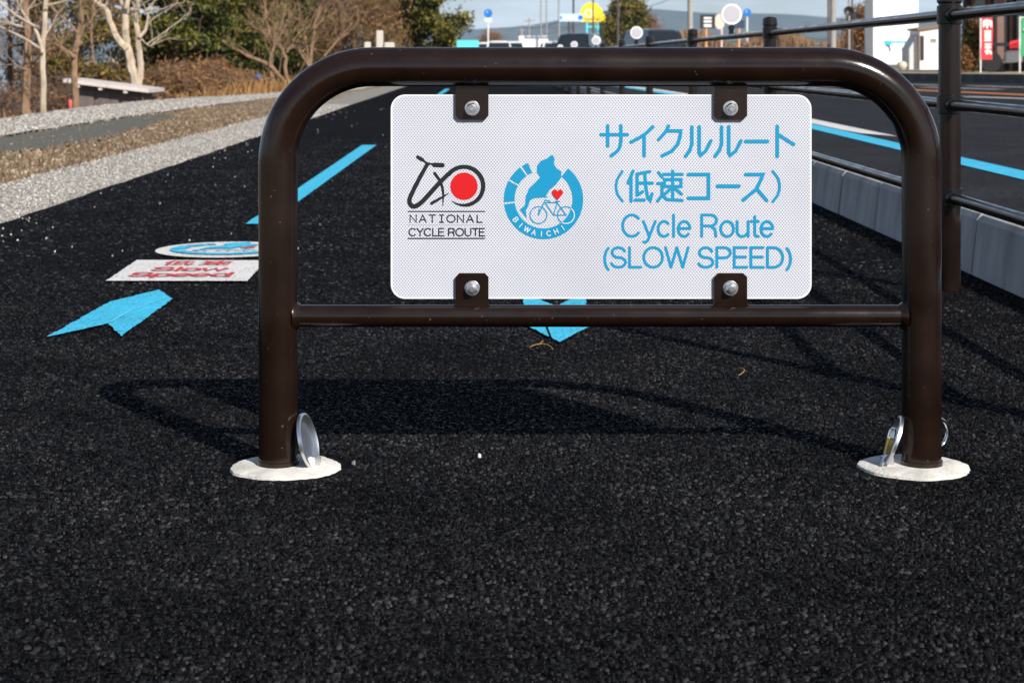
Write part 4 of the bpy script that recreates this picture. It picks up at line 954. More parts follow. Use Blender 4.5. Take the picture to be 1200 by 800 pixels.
# stone posts and cyan panel at the far end of the path
for px0, px1, pt, lab in ((440.5, 448.5, 36, 'tall pale stone post at the far end of the path'), (426.5, 434, 49.5, 'short pale stone post left of the tall one'), (450, 462, 50, 'low pale stone block right of the tall post')):
    Y = 48; c0, c1 = P(px0, pt, Y), P(px1, pt, Y)
    o = MB().cbox(c0.x, c1.x, Y, Y+.25, -.05, c0.z, .02).build('stone_post', STONEP); tag(o, lab, 'post')
Y = 45; c0, c1 = P(535, 47.5, Y), P(561, 60, Y)
root = tag(empty('cyan_panel', ((c0.x+c1.x)/2, Y, 0)), 'cyan notice panel above the arch barrier', 'sign'); hw = (c1.x-c0.x)/2
CYS = mat('cyan_board', (0.10, 0.60, 0.70), 0.5); MB().cbox(-hw, hw, -.03, .01, c1.z, c0.z, .01).build('board', CYS, root)
for x in (-hw*.7, hw*.7): MB().tube([(x, .03, 0), (x, .03, c0.z-.05)], .025, 8).build('leg', WPOLE, root)

def round_sign(px, py, rpx, Y, label, plate=True):
    q = P(px, py, Y); r_ = rpx/FP*Y; root = tag(empty('round_sign', (q.x, Y, .05)), label, 'road sign')
    d_ = MB().lathe([(r_, 0), (r_, .03), (r_*.98, .035)], (0, -.05, q.z-.05), '-y', 28).build('disc', SIGNB, root)
    MB().tube([(0, 0, -.2), (0, 0, q.z+r_*.6)], .055, 10).build('pole', WPOLE, root, smooth=True)
    ik = Ink(lambda u, v, h: (u, -.0955-h, q.z-.05+v)); ik.stroke([(-.35*r_, .1*r_), (-.1*r_, .5*r_)], .15*r_); ik.build('mark', RIM, d_)
    if plate: MB().cbox(-r_*.8, r_*.8, -.09, -.055, q.z-.05-r_*2.0, q.z-.05-r_*1.15, .01).build('plate', WPOLE, root)
round_sign(572, 16, 5, 128, 'blue round sign on a white pole above the arch barrier'); round_sign(875.5, 15, 4.6, 128, 'blue round sign beside the big fence reflector', False)

# vehicles
GLASS = mat('tinted_glass', (0.012, 0.016, 0.020), 0.06, spec=0.8); TYRE = mat('tyre', (0.02, 0.02, 0.02), 0.85); HUB = mat('wheel_rim', (0.4, 0.4, 0.42), 0.35, metal=.9)
LAMPR = mat('tail_lamp', (0.45, 0.01, 0.01), 0.2); LAMPW = mat('head_lamp', (0.75, 0.75, 0.78), 0.15); PLATEW = mat('number_plate', (0.75, 0.75, 0.72), 0.5)
CW = mat('white_car_paint', (0.78, 0.78, 0.79), 0.25, coat=.6); CK = mat('black_car_paint', (0.010, 0.011, 0.014), 0.2, coat=.6); CG = mat('dark_grey_car_paint', (0.03, 0.035, 0.042), 0.25, coat=.6)
def car(name, label, X, Y, rz, W, L, H, paint, hood=.24, tail=.12, belt=.55, cat='car', zg=.085):
    """front faces -y in local space; belt = window line over H"""
    root = tag(empty(name, (X, Y, zg), rz), label, cat); w2, l2 = W/2, L/2; z0 = .22; zb = H*belt
    def ring(sx_, y0, y1, z, c): return [(-sx_+c, y0, z), (sx_-c, y0, z), (sx_, y0+c, z), (sx_, y1-c, z), (sx_-c, y1, z), (-sx_+c, y1, z), (-sx_, y1-c, z), (-sx_, y0+c, z)]
    mb = MB().loft([ring(w2*.94, -l2+.08, l2-.08, z0, .15), ring(w2, -l2, l2, z0+.16, .16), ring(w2, -l2+.02, l2-.01, zb*.82, .16), ring(w2*.96, -l2+.10, l2-.05, zb, .16)])
    ya, yb = -l2+L*hood, l2-L*tail*.35; yt0, yt1 = ya+L*.13, l2-L*tail
    mb.build('body', paint, root, smooth=True, angle=35)
    cab = MB().loft([ring(w2*.955, ya, yb, zb-.01, .12), ring(w2*.74, yt0, yt1, H-.09, .12)]).build('cabin_glass', GLASS, root, smooth=True, angle=35)
    MB().loft([ring(w2*.755, yt0-.02, yt1+.02, H-.11, .12), ring(w2*.70, yt0+.06, yt1-.05, H-.045, .16), ring(w2*.58, yt0+.2, yt1-.2, H-.012, .16), ring(w2*.40, yt0+.4, yt1-.4, H, .14)]).build('roof', paint, root, smooth=True, angle=35)
    for sx_ in (-1, 1):
        for t in (0.0, .5, 1.0):
            MB().tube([(sx_*w2*.955, ya+.06+(yb-ya-.12)*t, zb-.02), (sx_*w2*.745, yt0+.04+(yt1-yt0-.08)*t, H-.08)], .035, 6).build('pillar', paint, root)
        MB().cbox(sx_*(w2+.02)-.09, sx_*(w2+.02)+.09, ya+.14, ya+.26, zb+.02, zb+.16, .02).build('mirror', paint, root)
        MB().cbox(sx_*w2*.78-.12, sx_*w2*.78+.12, l2-.07, l2+.012, zb*.66, zb*.92, .02).build('tail_light', LAMPR, root)
        MB().cbox(sx_*w2*.72-.16, sx_*w2*.72+.16, -l2-.012, -l2+.1, zb*.66, zb*.84, .02).build('headlight', LAMPW, root)
        for y_ in (-l2+L*.18, l2-L*.19):
            wo = MB().lathe([(.2, -.1), (.31, -.1), (.32, -.06), (.32, .06), (.31, .1), (.2, .1)], (sx_*(w2-.10), y_, .32), 'x', 20).build('wheel', TYRE, root, smooth=True, angle=30)
            MB().lathe([(.02, .115), (.19, .112), (.205, .09)] if sx_ > 0 else [(.02, -.115), (.19, -.112), (.205, -.09)], (sx_*(w2-.10), y_, .32), 'x', 14).build('rim', HUB, wo)
    for y_ in (-l2-.004, l2+.004): MB().box(-.17, .17, y_-.006, y_+.006, .38, .55).build('number_plate', PLATEW, root)
    return root
def cx(px, Y): return (px-600)/FP*Y
car('parked_car', 'black tall car seen above the arch, behind two fence reflectors', cx(681, 76), 79, R(-18), 1.62, 3.9, 1.70, CK, hood=.2, tail=.10)
car('parked_car', 'dark minivan on the road behind the railing', cx(773, 70), 72, R(16), 1.70, 4.2, 1.76, CG, hood=.16, tail=.05)
car('parked_car', 'white car right beside the black tall car', cx(650.5, 92), 94, R(3), 1.48, 3.6, 1.50, CW, hood=.2)
car('parked_car', 'white car parked beside the blue round sign pole', cx(584.5, 96), 98, R(0), 1.48, 3.6, 1.56, CW, hood=.14, tail=.05)
car('parked_car', 'white car between the white truck and the sign pole', cx(600.5, 100), 102, R(0), 1.48, 3.6, 1.58, CW, hood=.2)
car('parked_car', 'white car nearest to the conifer, left of the sign pole', cx(569, 104), 106, R(0), 1.48, 3.6, 1.56, CW, hood=.2)
root = tag(empty('box_truck', (cx(625, 128), 130, .085)), 'white box truck parked beyond the arch', 'truck')
MB().cbox(-1.05, 1.05, -1.8, 1.8, .55, 2.22, .04).build('cargo_box', CW, root); MB().cbox(-.95, .95, 1.9, 3.3, .4, 1.95, .15).build('cab', CW, root); MB().box(-1.0, 1.0, -1.75, 3.2, .38, .54).build('chassis', SIGNK, root)
for x in (-.5, .5): MB().box(x-.48, x+.48, -1.83, -1.802, .62, 2.12).build('rear_door', CW, root)
for x in (-.85, .85):
    for y_ in (-1.2, 2.5): MB().lathe([(.2, -.11), (.33, -.11), (.34, 0), (.33, .11), (.2, .11)], (x, y_, .34), 'x', 18).build('wheel', TYRE, root)
    MB().cbox(x-.1, x+.1, -1.84, -1.79, .42, .56, .01).build('tail_light', LAMPR, root)

# yellow roadside sign and blue white board
Y = 150; k = Y/FP; q = P(695, 26, Y)
root = tag(empty('yellow_sign', (q.x, Y, .1)), 'yellow dome shaped roadside sign on cyan legs', 'sign'); YEL = mat('yellow_board', (0.85, 0.66, 0.02), 0.5); ORG = mat('orange_print', (0.75, 0.32, 0.03), 0.6)
zb_ = q.z-.1
dome = [(-15*k, 0), (14.5*k, 0), (14.5*k, 8*k), (12*k, 9.5*k)] + [(-2.0*k+13.3*k*math.cos(R(a)), 9*k+13.8*k*math.sin(R(a))) for a in range(10, 181, 10)] + [(-15.3*k, 6*k)]
bo = MB().prism(dome, lambda u, v: (u, .25, zb_+v), lambda u, v: (u, -.02, zb_+v)).build('board', YEL, root)
ik = Ink(lambda u, v, h: (u, -.03-h, zb_+v)); ik.stroke([(-5*k+4.2*k*math.cos(R(a)), 10*k+4.2*k*math.sin(R(a))) for a in range(0, 361, 20)], 1.8*k); ik.build('white_ring', PLATEW, bo)
ik = Ink(lambda u, v, h: (u, -.03-h, zb_+v))
for j in range(5): ik.stroke([(-10*k+j*4.2*k, 3.4*k), (-8*k+j*4.2*k, 3.4*k)], 2.4*k)
ik.build('orange_words', ORG, bo)
for x in (-7.5*k, 5.5*k): MB().tube([(x, .1, -.1), (x, .1, zb_)], .10, 8).build('leg', CYS, root)
MB().tube([(-7.5*k, .1, zb_-6*k), (5.5*k, .1, zb_-6*k)], .08, 8).build('cross_bar', CYS, root)
Y = 140; k = Y/FP; q = P(669, 25.5, Y); root = tag(empty('board_sign', (q.x, Y, .1)), 'long white and blue board left of the yellow sign', 'sign')
PALEB = mat('pale_blue_board', (0.45, 0.58, 0.72), 0.5)
bo = MB().cbox(-14*k, 14*k, -.02, .2, q.z-.1, q.z-.1+9*k, .03).build('board', PALEB, root)
ik = Ink(lambda u, v, h: (u, -.03-h, q.z-.1+v))
for j in range(6): ik.stroke([(-11*k+j*3.6*k, 4.6*k), (-9.6*k+j*3.6*k, 4.6*k)], 3.2*k)
ik.build('pale_marks', PLATEW, bo)
ik = Ink(lambda u, v, h: (u, -.034-h, q.z-.1+v)); ik.stroke([(10.5*k, 4.6*k), (12*k, 4.6*k)], 5*k); ik.stroke([(-11.5*k, 4.6*k), (-11.2*k, 4.6*k)], 3*k); ik.build('blue_marks', SIGNB, bo)
for x in (-2*k, 3*k): MB().tube([(x, .1, -.1), (x, .1, q.z)], .09, 8).build('leg', DARKP, root)
# black board sign, pale pink disc, dark board, on orange posts
ORP = mat('orange_post', (0.60, 0.30, 0.12), 0.7)
def board(px0, px1, py0, py1, Y, m, label, legs, legm, marks=0, name='board_sign'):
    c0, c1 = P(px0, py0, Y), P(px1, py1, Y); xm = (c0.x+c1.x)/2
    root = tag(empty(name, (xm, Y, .2)), label, 'sign')
    bo = MB().cbox(c0.x-xm, c1.x-xm, -.04, .12, c1.z-.2, c0.z-.2, .015).build('board', m, root)
    if marks:
        ik = Ink(lambda u, v, h: (u, -.046-h, v)); H_ = c0.z-c1.z; W2 = (c1.x-c0.x)
        for f, wd in ((.75, .14), (.50, .16), (.20, .20)): ik.stroke([(-W2*.26, c1.z-.2+H_*f), (W2*.26, c1.z-.2+H_*f)], wd*H_, cap=0)
        ik.build('white_marks', PLATEW, bo)
    for px in legs: x = cx(px, Y)-xm; MB().tube([(x, .03, -.2), (x, .03, c1.z-.2+.02)], 1.4*Y/FP, 8).build('leg', legm, root)
    return root
board(820.5, 838, 17.5, 33.5, 95, SIGNK, 'black square board with white lines on an orange post', (827.5,), ORP, 1)
board(858, 872.5, 24, 33.5, 100, mat('navy_board', (0.02, 0.04, 0.09), 0.5), 'navy board half hidden by the big fence reflector', (866,), ORP)
Y = 97; q = P(843.5, 25.5, Y); root = tag(empty('disc_sign', (q.x, Y, .2)), 'pale pink oval sign between the black board and the reflector', 'sign')
PKM = mat('pale_pink_board', (0.72, 0.52, 0.46), 0.6)
MB().prism([(.27*math.cos(R(a)), q.z-.2+.42*math.sin(R(a))) for a in range(0, 360, 15)], lambda u, v: (u, .1, v), lambda u, v: (u, 0, v)).build('board', PKM, root); MB().tube([(.1, .05, -.2), (.1, .05, q.z-.2)], .05, 8).build('leg', PKM, root)

# utility poles and wires
def pole(px, Y, wpx, top, m, label, arms=1, lower=None, zg=.1):
    x = cx(px, Y); r_ = wpx/FP*Y/2; root = tag(empty('utility_pole', (x, Y, zg)), label, 'utility pole')
    MB().tube([(0, 0, -.3), (0, 0, top)], [r_*1.05, r_*.8], 12).build('shaft', m, root, smooth=True)
    for j in range(arms):
        z = top-.5-j*1.0; ar = MB().box(-.9, .9, -.05, .05, z, z+.09).build('cross_arm', DARKP, root)
        for xi in (-.8, -.3, .3, .8): MB().lathe([(.03, 0), (.055, .04), (.055, .12), (.03, .16)], (xi, 0, z+.09), k=8).build('insulator', PLATEW, ar)
    if lower: MB().lathe([(r_*1.25, -.1), (r_*1.25, lower)], k=14).build('sleeve', WPOLE, root)
    return root
UP = 'utility poles along the road'
pole(808.8, 85, 6.5, 9, GREYP, 'thick grey utility pole standing left of the black board')
pole(724, 120, 3.2, 9.5, DARKP, 'dark utility pole in front of the green tree', 2)
pole(695, 118, 2.0, 8.8, DARKP, 'thin dark pole in front of the yellow sign', 1)
pole(672, 150, 2.6, 9.2, DARKP, 'dark pole rising behind the blue white board', 2)
pole(655, 160, 2.0, 9.5, GREYP, 'thin grey pole at the left end of the blue white board', 1)
pole(640.5, 190, 1.9, 10, GREYP, 'thin grey pole over the right half of the white truck', 1)
pole(634, 240, 1.9, 11, GREYP, 'faint pole over the middle of the white truck', 2)
pole(620, 290, 1.9, 7.2, GREYP, 'short faint pole with two cross arms over the truck', 2)
pole(611, 330, 3.0, 6.2, mat('rusty_pole', (0.35, 0.25, 0.22), 0.8), 'stubby rust coloured pole over the left half of the truck', 1)
pole(976, 62, 7.2, 8.5, GREYP, 'thick beige utility pole right of the brown bank', 1, lower=.9)
pole(970.8, 60, 2.6, 8, PINKP, 'slim brown pole touching the thick beige pole', 0)
pole(995, 64, 2.6, 7.5, GREYP, 'slim grey pole carrying a black horn loudspeaker', 0)
pole(998.6, 64.5, 2.0, 7.5, DARKP, 'slim dark pole just right of the loudspeaker pole', 0)
SPK = tag(empty('horn_loudspeaker', (cx(993.3, 63.8), 63.8, P(0, 13.5, 63.8).z)), 'black horn loudspeaker on the slim grey pole', 'loudspeaker')
MB().lathe([(.05, -.12), (.06, -.02), (.09, .05), (.17, .13), (.175, .145), (.13, .10), (.02, .04)], (0, -.06, 0), '-y', 18).build('horn', SIGNK, SPK, smooth=True, angle=50); MB().cbox(.0, .10, -.05, .05, -.06, .04, .01).build('bracket', SIGNK, SPK)
tr = tag(empty('pole_box', (cx(999.5, 64.2), 64.2, P(0, 18, 64.2).z)), 'small dark box on the slim dark pole', 'box'); MB().cbox(-.05, .09, -.1, .0, -.16, .12, .02).build('case', SIGNK, tr); MB().box(-.02, .04, 0, .1, -.05, .0).build('strap', DARKP, tr)
WIRE = mat('wire', (0.03, 0.03, 0.035), 0.6)
def wire(p0, p1, sag, lab, r_=.018):
    pp = [p0.lerp(p1, t)-Vector((0, 0, sag*4*t*(1-t))) for t in np.linspace(0, 1, 15)]; tag(MB().tube(pp, r_, 5).build('power_line', WIRE), lab, 'wire')
wire(P(724, 13.5, 119), P(800, -8, 100), .25, 'sagging wire right of the dark pole by the green tree'); wire(P(724, 2.5, 119), P(800, -14, 100), .25, 'upper sagging wire leaving the dark pole to the right')
wire(P(640, 40, 200), P(724, 6, 119), .35, 'wire rising from the truck towards the dark pole', .02); wire(P(640, 32, 200), P(672, 30, 150), .2, 'low wire behind the blue white board', .02); wire(P(611, 30, 330), P(655, 26, 160), .5, 'faint wire over the white truck', .03)

# trees across the road, brown banks
bushy('roadside_tree', 'green brown tree behind the dark utility pole', (cx(735, 150), 150, .1), 5.2, 1.35, [(PINE, 4500, .16, (.35, .35, .3), 2.2, 0), (OLIVE, 5000, .15, (.4, .4, .3), 2.2, 0), (DEAD, 2500, .13, (.4, .4, .3), 2.0, 0)], .2, BARK_B, .12, 60, seed=41, limbs=6)
bushy('roadside_tree', 'bare pinkish tree right of the green brown tree', (cx(752, 165), 165, .1), 4.3, 2.0, [(TWIG, 9000, .035, (.4, .4, .3), 16, .6), (TWIGD, 4000, .03, (.4, .4, .3), 16, .6)], .15, BARK_B, .15, 60, seed=42, limbs=7)
bushy('roadside_tree', 'far bare tree left of the green brown tree', (cx(714, 180), 180, .1), 4.6, .9, [(TWIGD, 6000, .035, (.4, .4, .3), 16, .6)], .15, BARK_B, .2, 40, seed=43, limbs=6)
bushy('distant_tree', 'small bare tree beside the far blue sign pole', (cx(576, 200), 200, 0), 3.2, 1.5, [(TWIG, 6000, .04, (.4, .4, .3), 14, .6)], .12, BARK_B, .1, 40, seed=44, limbs=6)
def reed_bank(name, label, x0, x1, Y, h, n, m, wd, seed):
    X = rng.uniform(x0, x1, n); Yv = Y+rng.uniform(-2, 2, n); hh = h*rng.uniform(.45, 1.0, n)*(.8+.2*np.sin(X*1.1+seed)); wv = rng.uniform(wd*.5, wd, n); an = rng.uniform(0, 6.28, n)
    z = np.full(n, .2); V = np.zeros((n, 4, 3)); dx, dy = np.cos(an)*wv/2, np.sin(an)*wv/2; lx, ly = rng.normal(0, .12, n)*hh, rng.normal(0, .12, n)*hh
    V[:, 0] = np.stack([X-dx, Yv-dy, z], 1); V[:, 1] = np.stack([X+dx, Yv+dy, z], 1); V[:, 2] = np.stack([X+dx*.5+lx, Yv+dy*.5+ly, z+hh], 1); V[:, 3] = np.stack([X-dx*.5+lx, Yv-dy*.5+ly, z+hh], 1)
    return tag(mesh_np(name, V.reshape(-1, 3), np.arange(n*4).reshape(n, 4), m, rng.random(n)), label, 'reeds', kind='stuff')
REED = tint_mat('dry_reeds', (0.14, 0.075, 0.045), (0.42, 0.27, 0.16), 0.85, cm=(0.26, 0.16, 0.095), transl=.1)
reed_bank('reed_bank', 'bank of dry brown reeds behind the railing', cx(770, 120), cx(1030, 120), 120, 2.5, 16000, REED, .10, 1.0)
reed_bank('reed_bank', 'pale dry weeds on the far verge below the poles', cx(880, 88), cx(1030, 80), 86, 1.15, 9000, REED, .06, 2.0)
bushy('roadside_tree', 'dry leaved brown tree behind the slim poles', (cx(1008, 82), 82, .25), 2.6, .62, [(DEAD, 6000, .07, (.16, .16, .2), 1.8, 0), (TWIG, 4000, .02, (.2, .2, .2), 14, .4)], .07, BARK_B, .0, 50, seed=45)
b = P(959, 54, 84); tag(MB().lathe([(.08, -.5), (.08, .0), (.11, .02), (.11, .10), (.05, .14)], (b.x, b.y, b.z), k=12).build('marker_post', PKM, smooth=True), 'small pale marker post in front of the reeds', 'post')

# ------------------------------------------------------------------ buildings on the right
KIOSK = mat('white_render', (0.80, 0.80, 0.80), 0.6, vary=0.03, scale=1.2); GREYT = mat('grey_print_far', (0.42, 0.42, 0.46), 0.7); NAVY = mat('navy_print', (0.01, 0.02, 0.05), 0.6); SKYB = mat('sky_blue_print', (0.03, 0.42, 0.66), 0.6); LIL = mat('lilac_print', (0.50, 0.56, 0.75), 0.6)
Y = 70; x0, x1 = cx(1023.5, Y), cx(1076, Y); root = tag(empty('white_kiosk', ((x0+x1)/2, Y, .27)), 'tall white kiosk with a blue logo on its front', 'kiosk'); hw = (x1-x0)/2; zt = 3.9
zf = lambda py: P(0, py, Y).z-.27; xf = lambda px: cx(px, Y)-(x0+x1)/2
MB().box(-hw, hw, 0, 1.7, -.1, zt).build('wall', KIOSK, root); MB().box(-hw-.06, hw+.06, -.06, 1.76, zt+.002, zt+.10).build('roof', ROOFW, root)
MB().box(-hw+.01, hw-.01, -.03, -.004, -.05, zf(75.8)).build('plinth', DARKC, root)
fk_ = lambda u, v, h: (xf(u), -.006-h*20, zf(v))
ik = Ink(fk_)
for (y0, xs) in ((2, (1036, 1039, 1042, 1045, 1053, 1061)), (6.5, (1037, 1042, 1047, 1055, 1062)), (12, (1037.5, 1044, 1057)), (37, (1036, 1046, 1054))):
    for x in xs: ik.stroke([(x, y0-1.1), (x, y0+1.1)], 1.5 if y0 != 12 else 1.0, cap=0)
ik.build('grey_marks', GREYT, root)
ik = Ink(fk_); ik.fill([(1036, 48), (1045, 48), (1045, 52), (1043, 53.5), (1038, 53), (1036, 51)]); ik.stroke([(1045, 49.5), (1063, 49.5)], 2.4, cap=0); ik.build('blue_logo', SKYB, root)
ik = Ink(lambda u, v, h: (xf(u), -.012-h*20, zf(v))); ik.stroke([(1038, 53.2), (1042, 54.5), (1043, 60.5)], 1.8, cap=0); ik.build('dark_logo', NAVY, root)
ik = Ink(fk_); ik.stroke([(1050, 57), (1061, 57)], 3.0, cap=0); ik.build('lilac_words', LIL, root)
Y = 66; x0, x1 = cx(1077, Y), cx(1104, Y); root = tag(empty('white_hut', (x0, Y, .27)), 'small white hut with a dark slit window, right of the kiosk', 'hut'); zf2 = lambda py: P(0, py, Y).z-.27; W_ = x1-x0
MB().prism([(0, -.1), (W_, -.1), (W_, zf2(31)), (0, zf2(36))], lambda u, v: (u, 0, v), lambda u, v: (u, 1.6, v)).build('wall', KIOSK, root)
MB().box(.05, .05+4.2/FP*Y, -.02, -.003, zf2(71), zf2(42)).build('slit_window', SIGNK, root)
MB().prism([(-10.5/FP*Y, -.1), (0, -.1), (0, zf2(40)), (-10.5/FP*Y, zf2(57))], lambda u, v: (u-.002, .12, v), lambda u, v: (u-.002, 1.4, v)).build('side_annex', mat('shaded_annex', (0.50, 0.51, 0.53), 0.7), root)  # grey instead of white: the annex's shade is put into its colour
MB().prism([(-.08, zf2(36)-.02), (W_+.1, zf2(31)-.02), (W_+.1, zf2(31)+.06), (-.08, zf2(36)+.06)], lambda u, v: (u, -.12, v+.025), lambda u, v: (u, 1.7, v+.025)).build('roof', mat('brown_eave', (0.22, 0.13, 0.09), 0.7), root)
MB().tube([(-.01, -.06, -.1), (-.01, -.06, zf2(33))], .035, 8).build('downpipe', mat('brown_pipe', (0.25, 0.17, 0.14), 0.6), root)
ik = Ink(lambda u, v, h: (cx(u, Y)-x0, -.004-h*20, zf2(v)))
for x in (1091, 1093.5, 1096): ik.stroke([(x, 45.5), (x, 50.5)], 2.0, cap=0)
ik.stroke([(1096, 58), (1099, 57.5)], 1.2, cap=0); ik.build('grey_marks', mat('dark_grey_print', (0.16, 0.14, 0.12), .7), root)
tag(MB().lathe([(.10, 0), (.17, .08), (.19, .17), (.15, .27), (.05, .31)], (cx(1057, 65), 65, .27), k=14).build('garden_boulder', STONEP, smooth=True), 'round pale boulder at the foot of the white kiosk', 'boulder')

# shop with a deep porch behind the post
DW = mat('dark_timber', (0.030, 0.022, 0.018), 0.8, vary=0.3, scale=3); COLB = mat('brown_column', (0.165, 0.092, 0.075), 0.65, vary=0.12, scale=4)
Y = 52; ox = cx(1180, Y); root = tag(empty('porch_shop', (ox, Y, .27)), 'dark shop front with brown porch columns at the right edge', 'shop')
zs = lambda py, Yq=Y: P(0, py, Yq).z-.27
MB().box(cx(1128, 56)-ox, 6, 3.6, 4.0, -.1, 3.4).build('back_wall', DW, root)
MB().box(cx(1120, 52)-ox, 6, -1.0, 4.2, 2.55, 2.80).build('porch_roof', COLB, root)
MB().prism([(cx(1118, 52)-ox, 2.81), (6.2, 2.81), (6.2, 4.2), (cx(1118, 52)-ox+.3, 4.2)], lambda u, v: (u, -.9+(v-2.81)*1.2, v), lambda u, v: (u, 4.3, v)).build('roof', DKR, root)
for px, wv in ((1171.3, 8.5), (1196+40, 9)): 
    x = cx(px, Y)-ox; h = wv/FP*Y/2; co = MB().cbox(x-h, x+h, -.1, -.1+2*h, -.1, 2.548, .015).build('column', COLB, root)
    MB().cbox(x-h*1.3, x+h*1.3, -.1-h*.3, -.1+2.3*h, -.12, .10, .02).build('footing', DARKC, co)
for px in (1142, 1160, 1186): x = cx(px, 55.4)-ox; MB().box(x-.05, x+.05, 3.52, 3.598, -.1, 2.549).build('mullion', COLB, root)
for px in (1151, 1173, 1200): x = cx(px, 55.5)-ox; MB().box(x-.2, x+.2, 3.57, 3.597, .5, 2.2).build('window', GLASS, root)
def banner(px0, px1, py0, py1, Y, m, label, chars, pole_px):
    c0, c1 = P(px0, py0, Y), P(px1, py1, Y); root = tag(empty('banner_flag', (cx(pole_px, Y), Y, .27)), label, 'banner'); bx_ = cx(pole_px, Y)
    n = 9; mb = MB(); vs = []
    for s_ in (0, .012):
        for i in range(n+1):
            for j in range(3):
                t = i/n; u = c0.x+(c1.x-c0.x)*j/2-bx_; vs.append((u+.012*math.sin(t*6), .02*math.sin(t*5+j)+s_-.01, c0.z+(c1.z-c0.z)*t-.27))
    fs_ = []
    for s_ in (0, 1):
        o_ = s_*(n+1)*3
        for i in range(n):
            for j in range(2): q_ = (o_+i*3+j, o_+i*3+j+1, o_+(i+1)*3+j+1, o_+(i+1)*3+j); fs_.append(q_ if s_ else q_[::-1])
    fl_ = mb.add(vs, fs_).build('cloth', m, root, smooth=True)
    W2 = c1.x-c0.x; ik = Ink(lambda u, v, h: (u-bx_, -.045-h*10, v-.27)); H_ = (c0.z-c1.z)
    for (f0, strokes) in chars:
        for s_ in strokes: ik.stroke([(c0.x+W2*u, c0.z-H_*(f0+v)) for u, v in s_], W2*.165, cap=0)
    ik.build('white_characters', PLATEW, fl_)
    MB().tube([(0, 0, -.1), (0, 0, c0.z+.05-.27)], .022, 8).build('pole', WPOLE, root); MB().tube([(0, 0, c0.z+.03-.27), (c1.x-bx_, 0, c0.z+.03-.27)], .015, 6).build('cross_bar', WPOLE, root)
REDB = mat('red_cloth_banner', (0.70, 0.03, 0.05), 0.7); GRNB = mat('green_cloth_banner', (0.03, 0.28, 0.12), 0.7)
banner(1149.5, 1163, 21, 70, 50, REDB, 'red banner with white characters beside the brown column', [
    (.06, [[(.2, .02), (.85, .02)], [(.2, .02), (.2, .17)], [(.85, .02), (.85, .17)], [(.2, .10), (.85, .10)], [(.5, -.02), (.5, .2)]]),
    (.33, [[(.25, .0), (.85, .0)], [(.25, .07), (.85, .07)], [(.25, .14), (.85, .14)], [(.25, .21), (.85, .21)], [(.5, 0), (.5, .22)], [(.7, 0), (.7, .22)]]),
    (.64, [[(.3, 0), (.85, .0)], [(.3, .07), (.85, .07)], [(.35, .14), (.55, .24)], [(.75, .14), (.85, .24)], [(.57, -.02), (.57, .2)]])], 1149)
banner(1196, 1212, 22, 66, 49.5, GRNB, 'green banner cut off by the right edge of the picture', [(.3, [[(.2, 0), (.8, 0)], [(.5, -.05), (.5, .2)]])], 1195)
# motor scooter-like dark display under the porch: parked motorcycle
mc = tag(empty('motorcycle', (cx(1188, 51.2), 51.2, .27), R(70)), 'dark motorcycle with red tank parked under the porch', 'motorcycle')
for y_ in (-.62, .62):
    wo = MB().lathe([(.22, -.05), (.29, -.05), (.30, 0), (.29, .05), (.22, .05)], (0, y_, .30), 'x', 20).build('wheel', TYRE, mc, smooth=True, angle=30); MB().lathe([(.02, -.03), (.21, -.02), (.21, .02), (.02, .03)], (0, y_, .30), 'x', 14).build('rim', HUB, wo)
MB().loft([[(-.10, -.30, .70), (.10, -.30, .70), (.10, .10, .68), (-.10, .10, .68)], [(-.15, -.30, .82), (.15, -.30, .82), (.13, .12, .80), (-.13, .12, .80)], [(-.08, -.22, .94), (.08, -.22, .94), (.07, .08, .88), (-.07, .08, .88)]]).build('fuel_tank', REDB, mc, smooth=True, angle=50)
MB().cbox(-.13, .13, .12, .72, .74, .84, .04).build('seat', SIGNK, mc); MB().cbox(-.15, .15, -.25, .25, .30, .62, .05).build('engine', HUB, mc)
MB().tube([(0, -.62, .30), (0, -.45, .80), (0, -.40, .98)], .035, 8).build('fork', CHROME, mc); MB().tube([(-.36, -.30, 1.05), (-.2, -.40, 1.02), (.2, -.40, 1.02), (.36, -.30, 1.05)], .016, 8).build('handlebar', SIGNK, mc)
MB().lathe([(.04, -.08), (.09, -.02), (.10, .06), (.095, .08), (.02, .085)], (0, -.48, .90), '-y', 16).build('headlight', LAMPW, mc, smooth=True); MB().tube([(.12, -.1, .32), (.16, .3, .30), (.17, .8, .40)], .04, 8).build('exhaust', CHROME, mc)
bushy('potted_shrub', 'dark shrub with brown leaves left of the red banner', (cx(1138, 50.5), 50.5, .27), 1.75, .20, [(PINE, 1800, .05, (.06, .06, .12), 2.2, .2), (DEAD, 1600, .05, (.07, .07, .12), 2.0, .1)], .035, BARK_D, .1, 30, cat='shrub', seed=51, limbs=4)
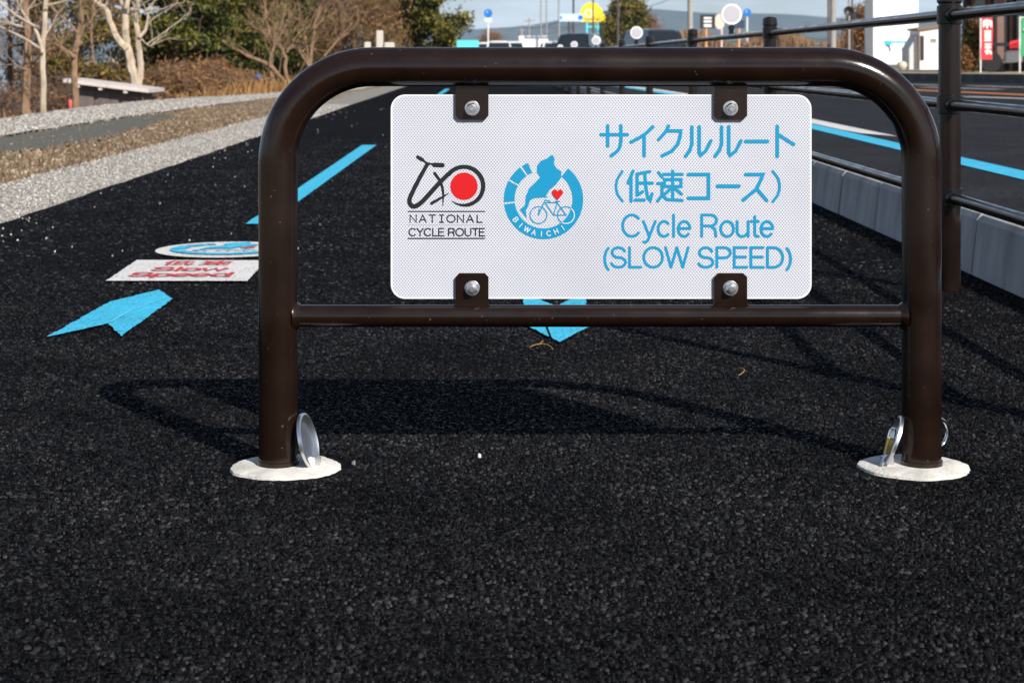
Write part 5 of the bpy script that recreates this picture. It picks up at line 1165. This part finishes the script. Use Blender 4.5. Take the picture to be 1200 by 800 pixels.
bushy('potted_shrub', 'low tawny shrub at the foot of the porch behind the post', (cx(1131, 49.5), 49.5, .27), .62, .16, [(DEAD, 1500, .04, (.05, .05, .05), 2.0, .2)], .02, BARK_D, .05, 20, cat='shrub', seed=52, limbs=4)

# ------------------------------------------------------------------ far hills and the air
HILLM = mat('wooded_hill', (0.050, 0.060, 0.045), 0.95, vary=0.3, scale=.01)
def hills(name, label, x0, x1, Y, h, seed, dep, base=0.0):
    rs = random.Random(seed); n = 90; ph = [rs.uniform(0, 6.28) for _ in range(6)]
    mb = MB(); rows = []
    for j, f in enumerate((0, .35, .7, 1.0, .75, .3, 0)):
        row = []
        for i in range(n+1):
            t = i/n; x = x0+(x1-x0)*t; e = min(1, t*8, (1-t)*8)
            hh = h*(.62+.2*math.sin(t*7+ph[0])+.13*math.sin(t*17+ph[1])+.06*math.sin(t*39+ph[2])+.03*math.sin(t*83+ph[3]+j))*e
            row.append((x, Y+dep*(j-3)/3, base+hh*f))
        rows.append(row)
    vs = [p for r in rows for p in r]; m_ = n+1
    mb.add(vs, [(j*m_+i, j*m_+i+1, (j+1)*m_+i+1, (j+1)*m_+i) for j in range(6) for i in range(n)])
    return tag(mb.build(name, HILLM, smooth=True, angle=90), label, kind='structure')
hills('mountains', 'blue hazy mountains beyond the lake', -4200, 3200, 6200, 235, 3, 500, -2)
hills('hills', 'low wooded hills beyond the road', 30, 900, 1500, 34, 5, 120, -1)

hb = MB().box(-6500, 6500, -150, 7200, -7.5, 330)
AIR = bpy.data.materials.new('air'); AIR.use_nodes = True; t = AIR.node_tree; t.nodes.clear()
vo = t.nodes.new('ShaderNodeOutputMaterial'); pv = t.nodes.new('ShaderNodeVolumePrincipled')
pv.inputs['Color'].default_value = (0.50, 0.72, 1.0, 1); pv.inputs['Density'].default_value = 0.00008; pv.inputs['Anisotropy'].default_value = 0.0
t.links.new(pv.outputs[0], vo.inputs['Volume'])
haze = hb.build('haze', AIR); tag(haze, 'thin blue air between the viewer and the far hills', kind='stuff')
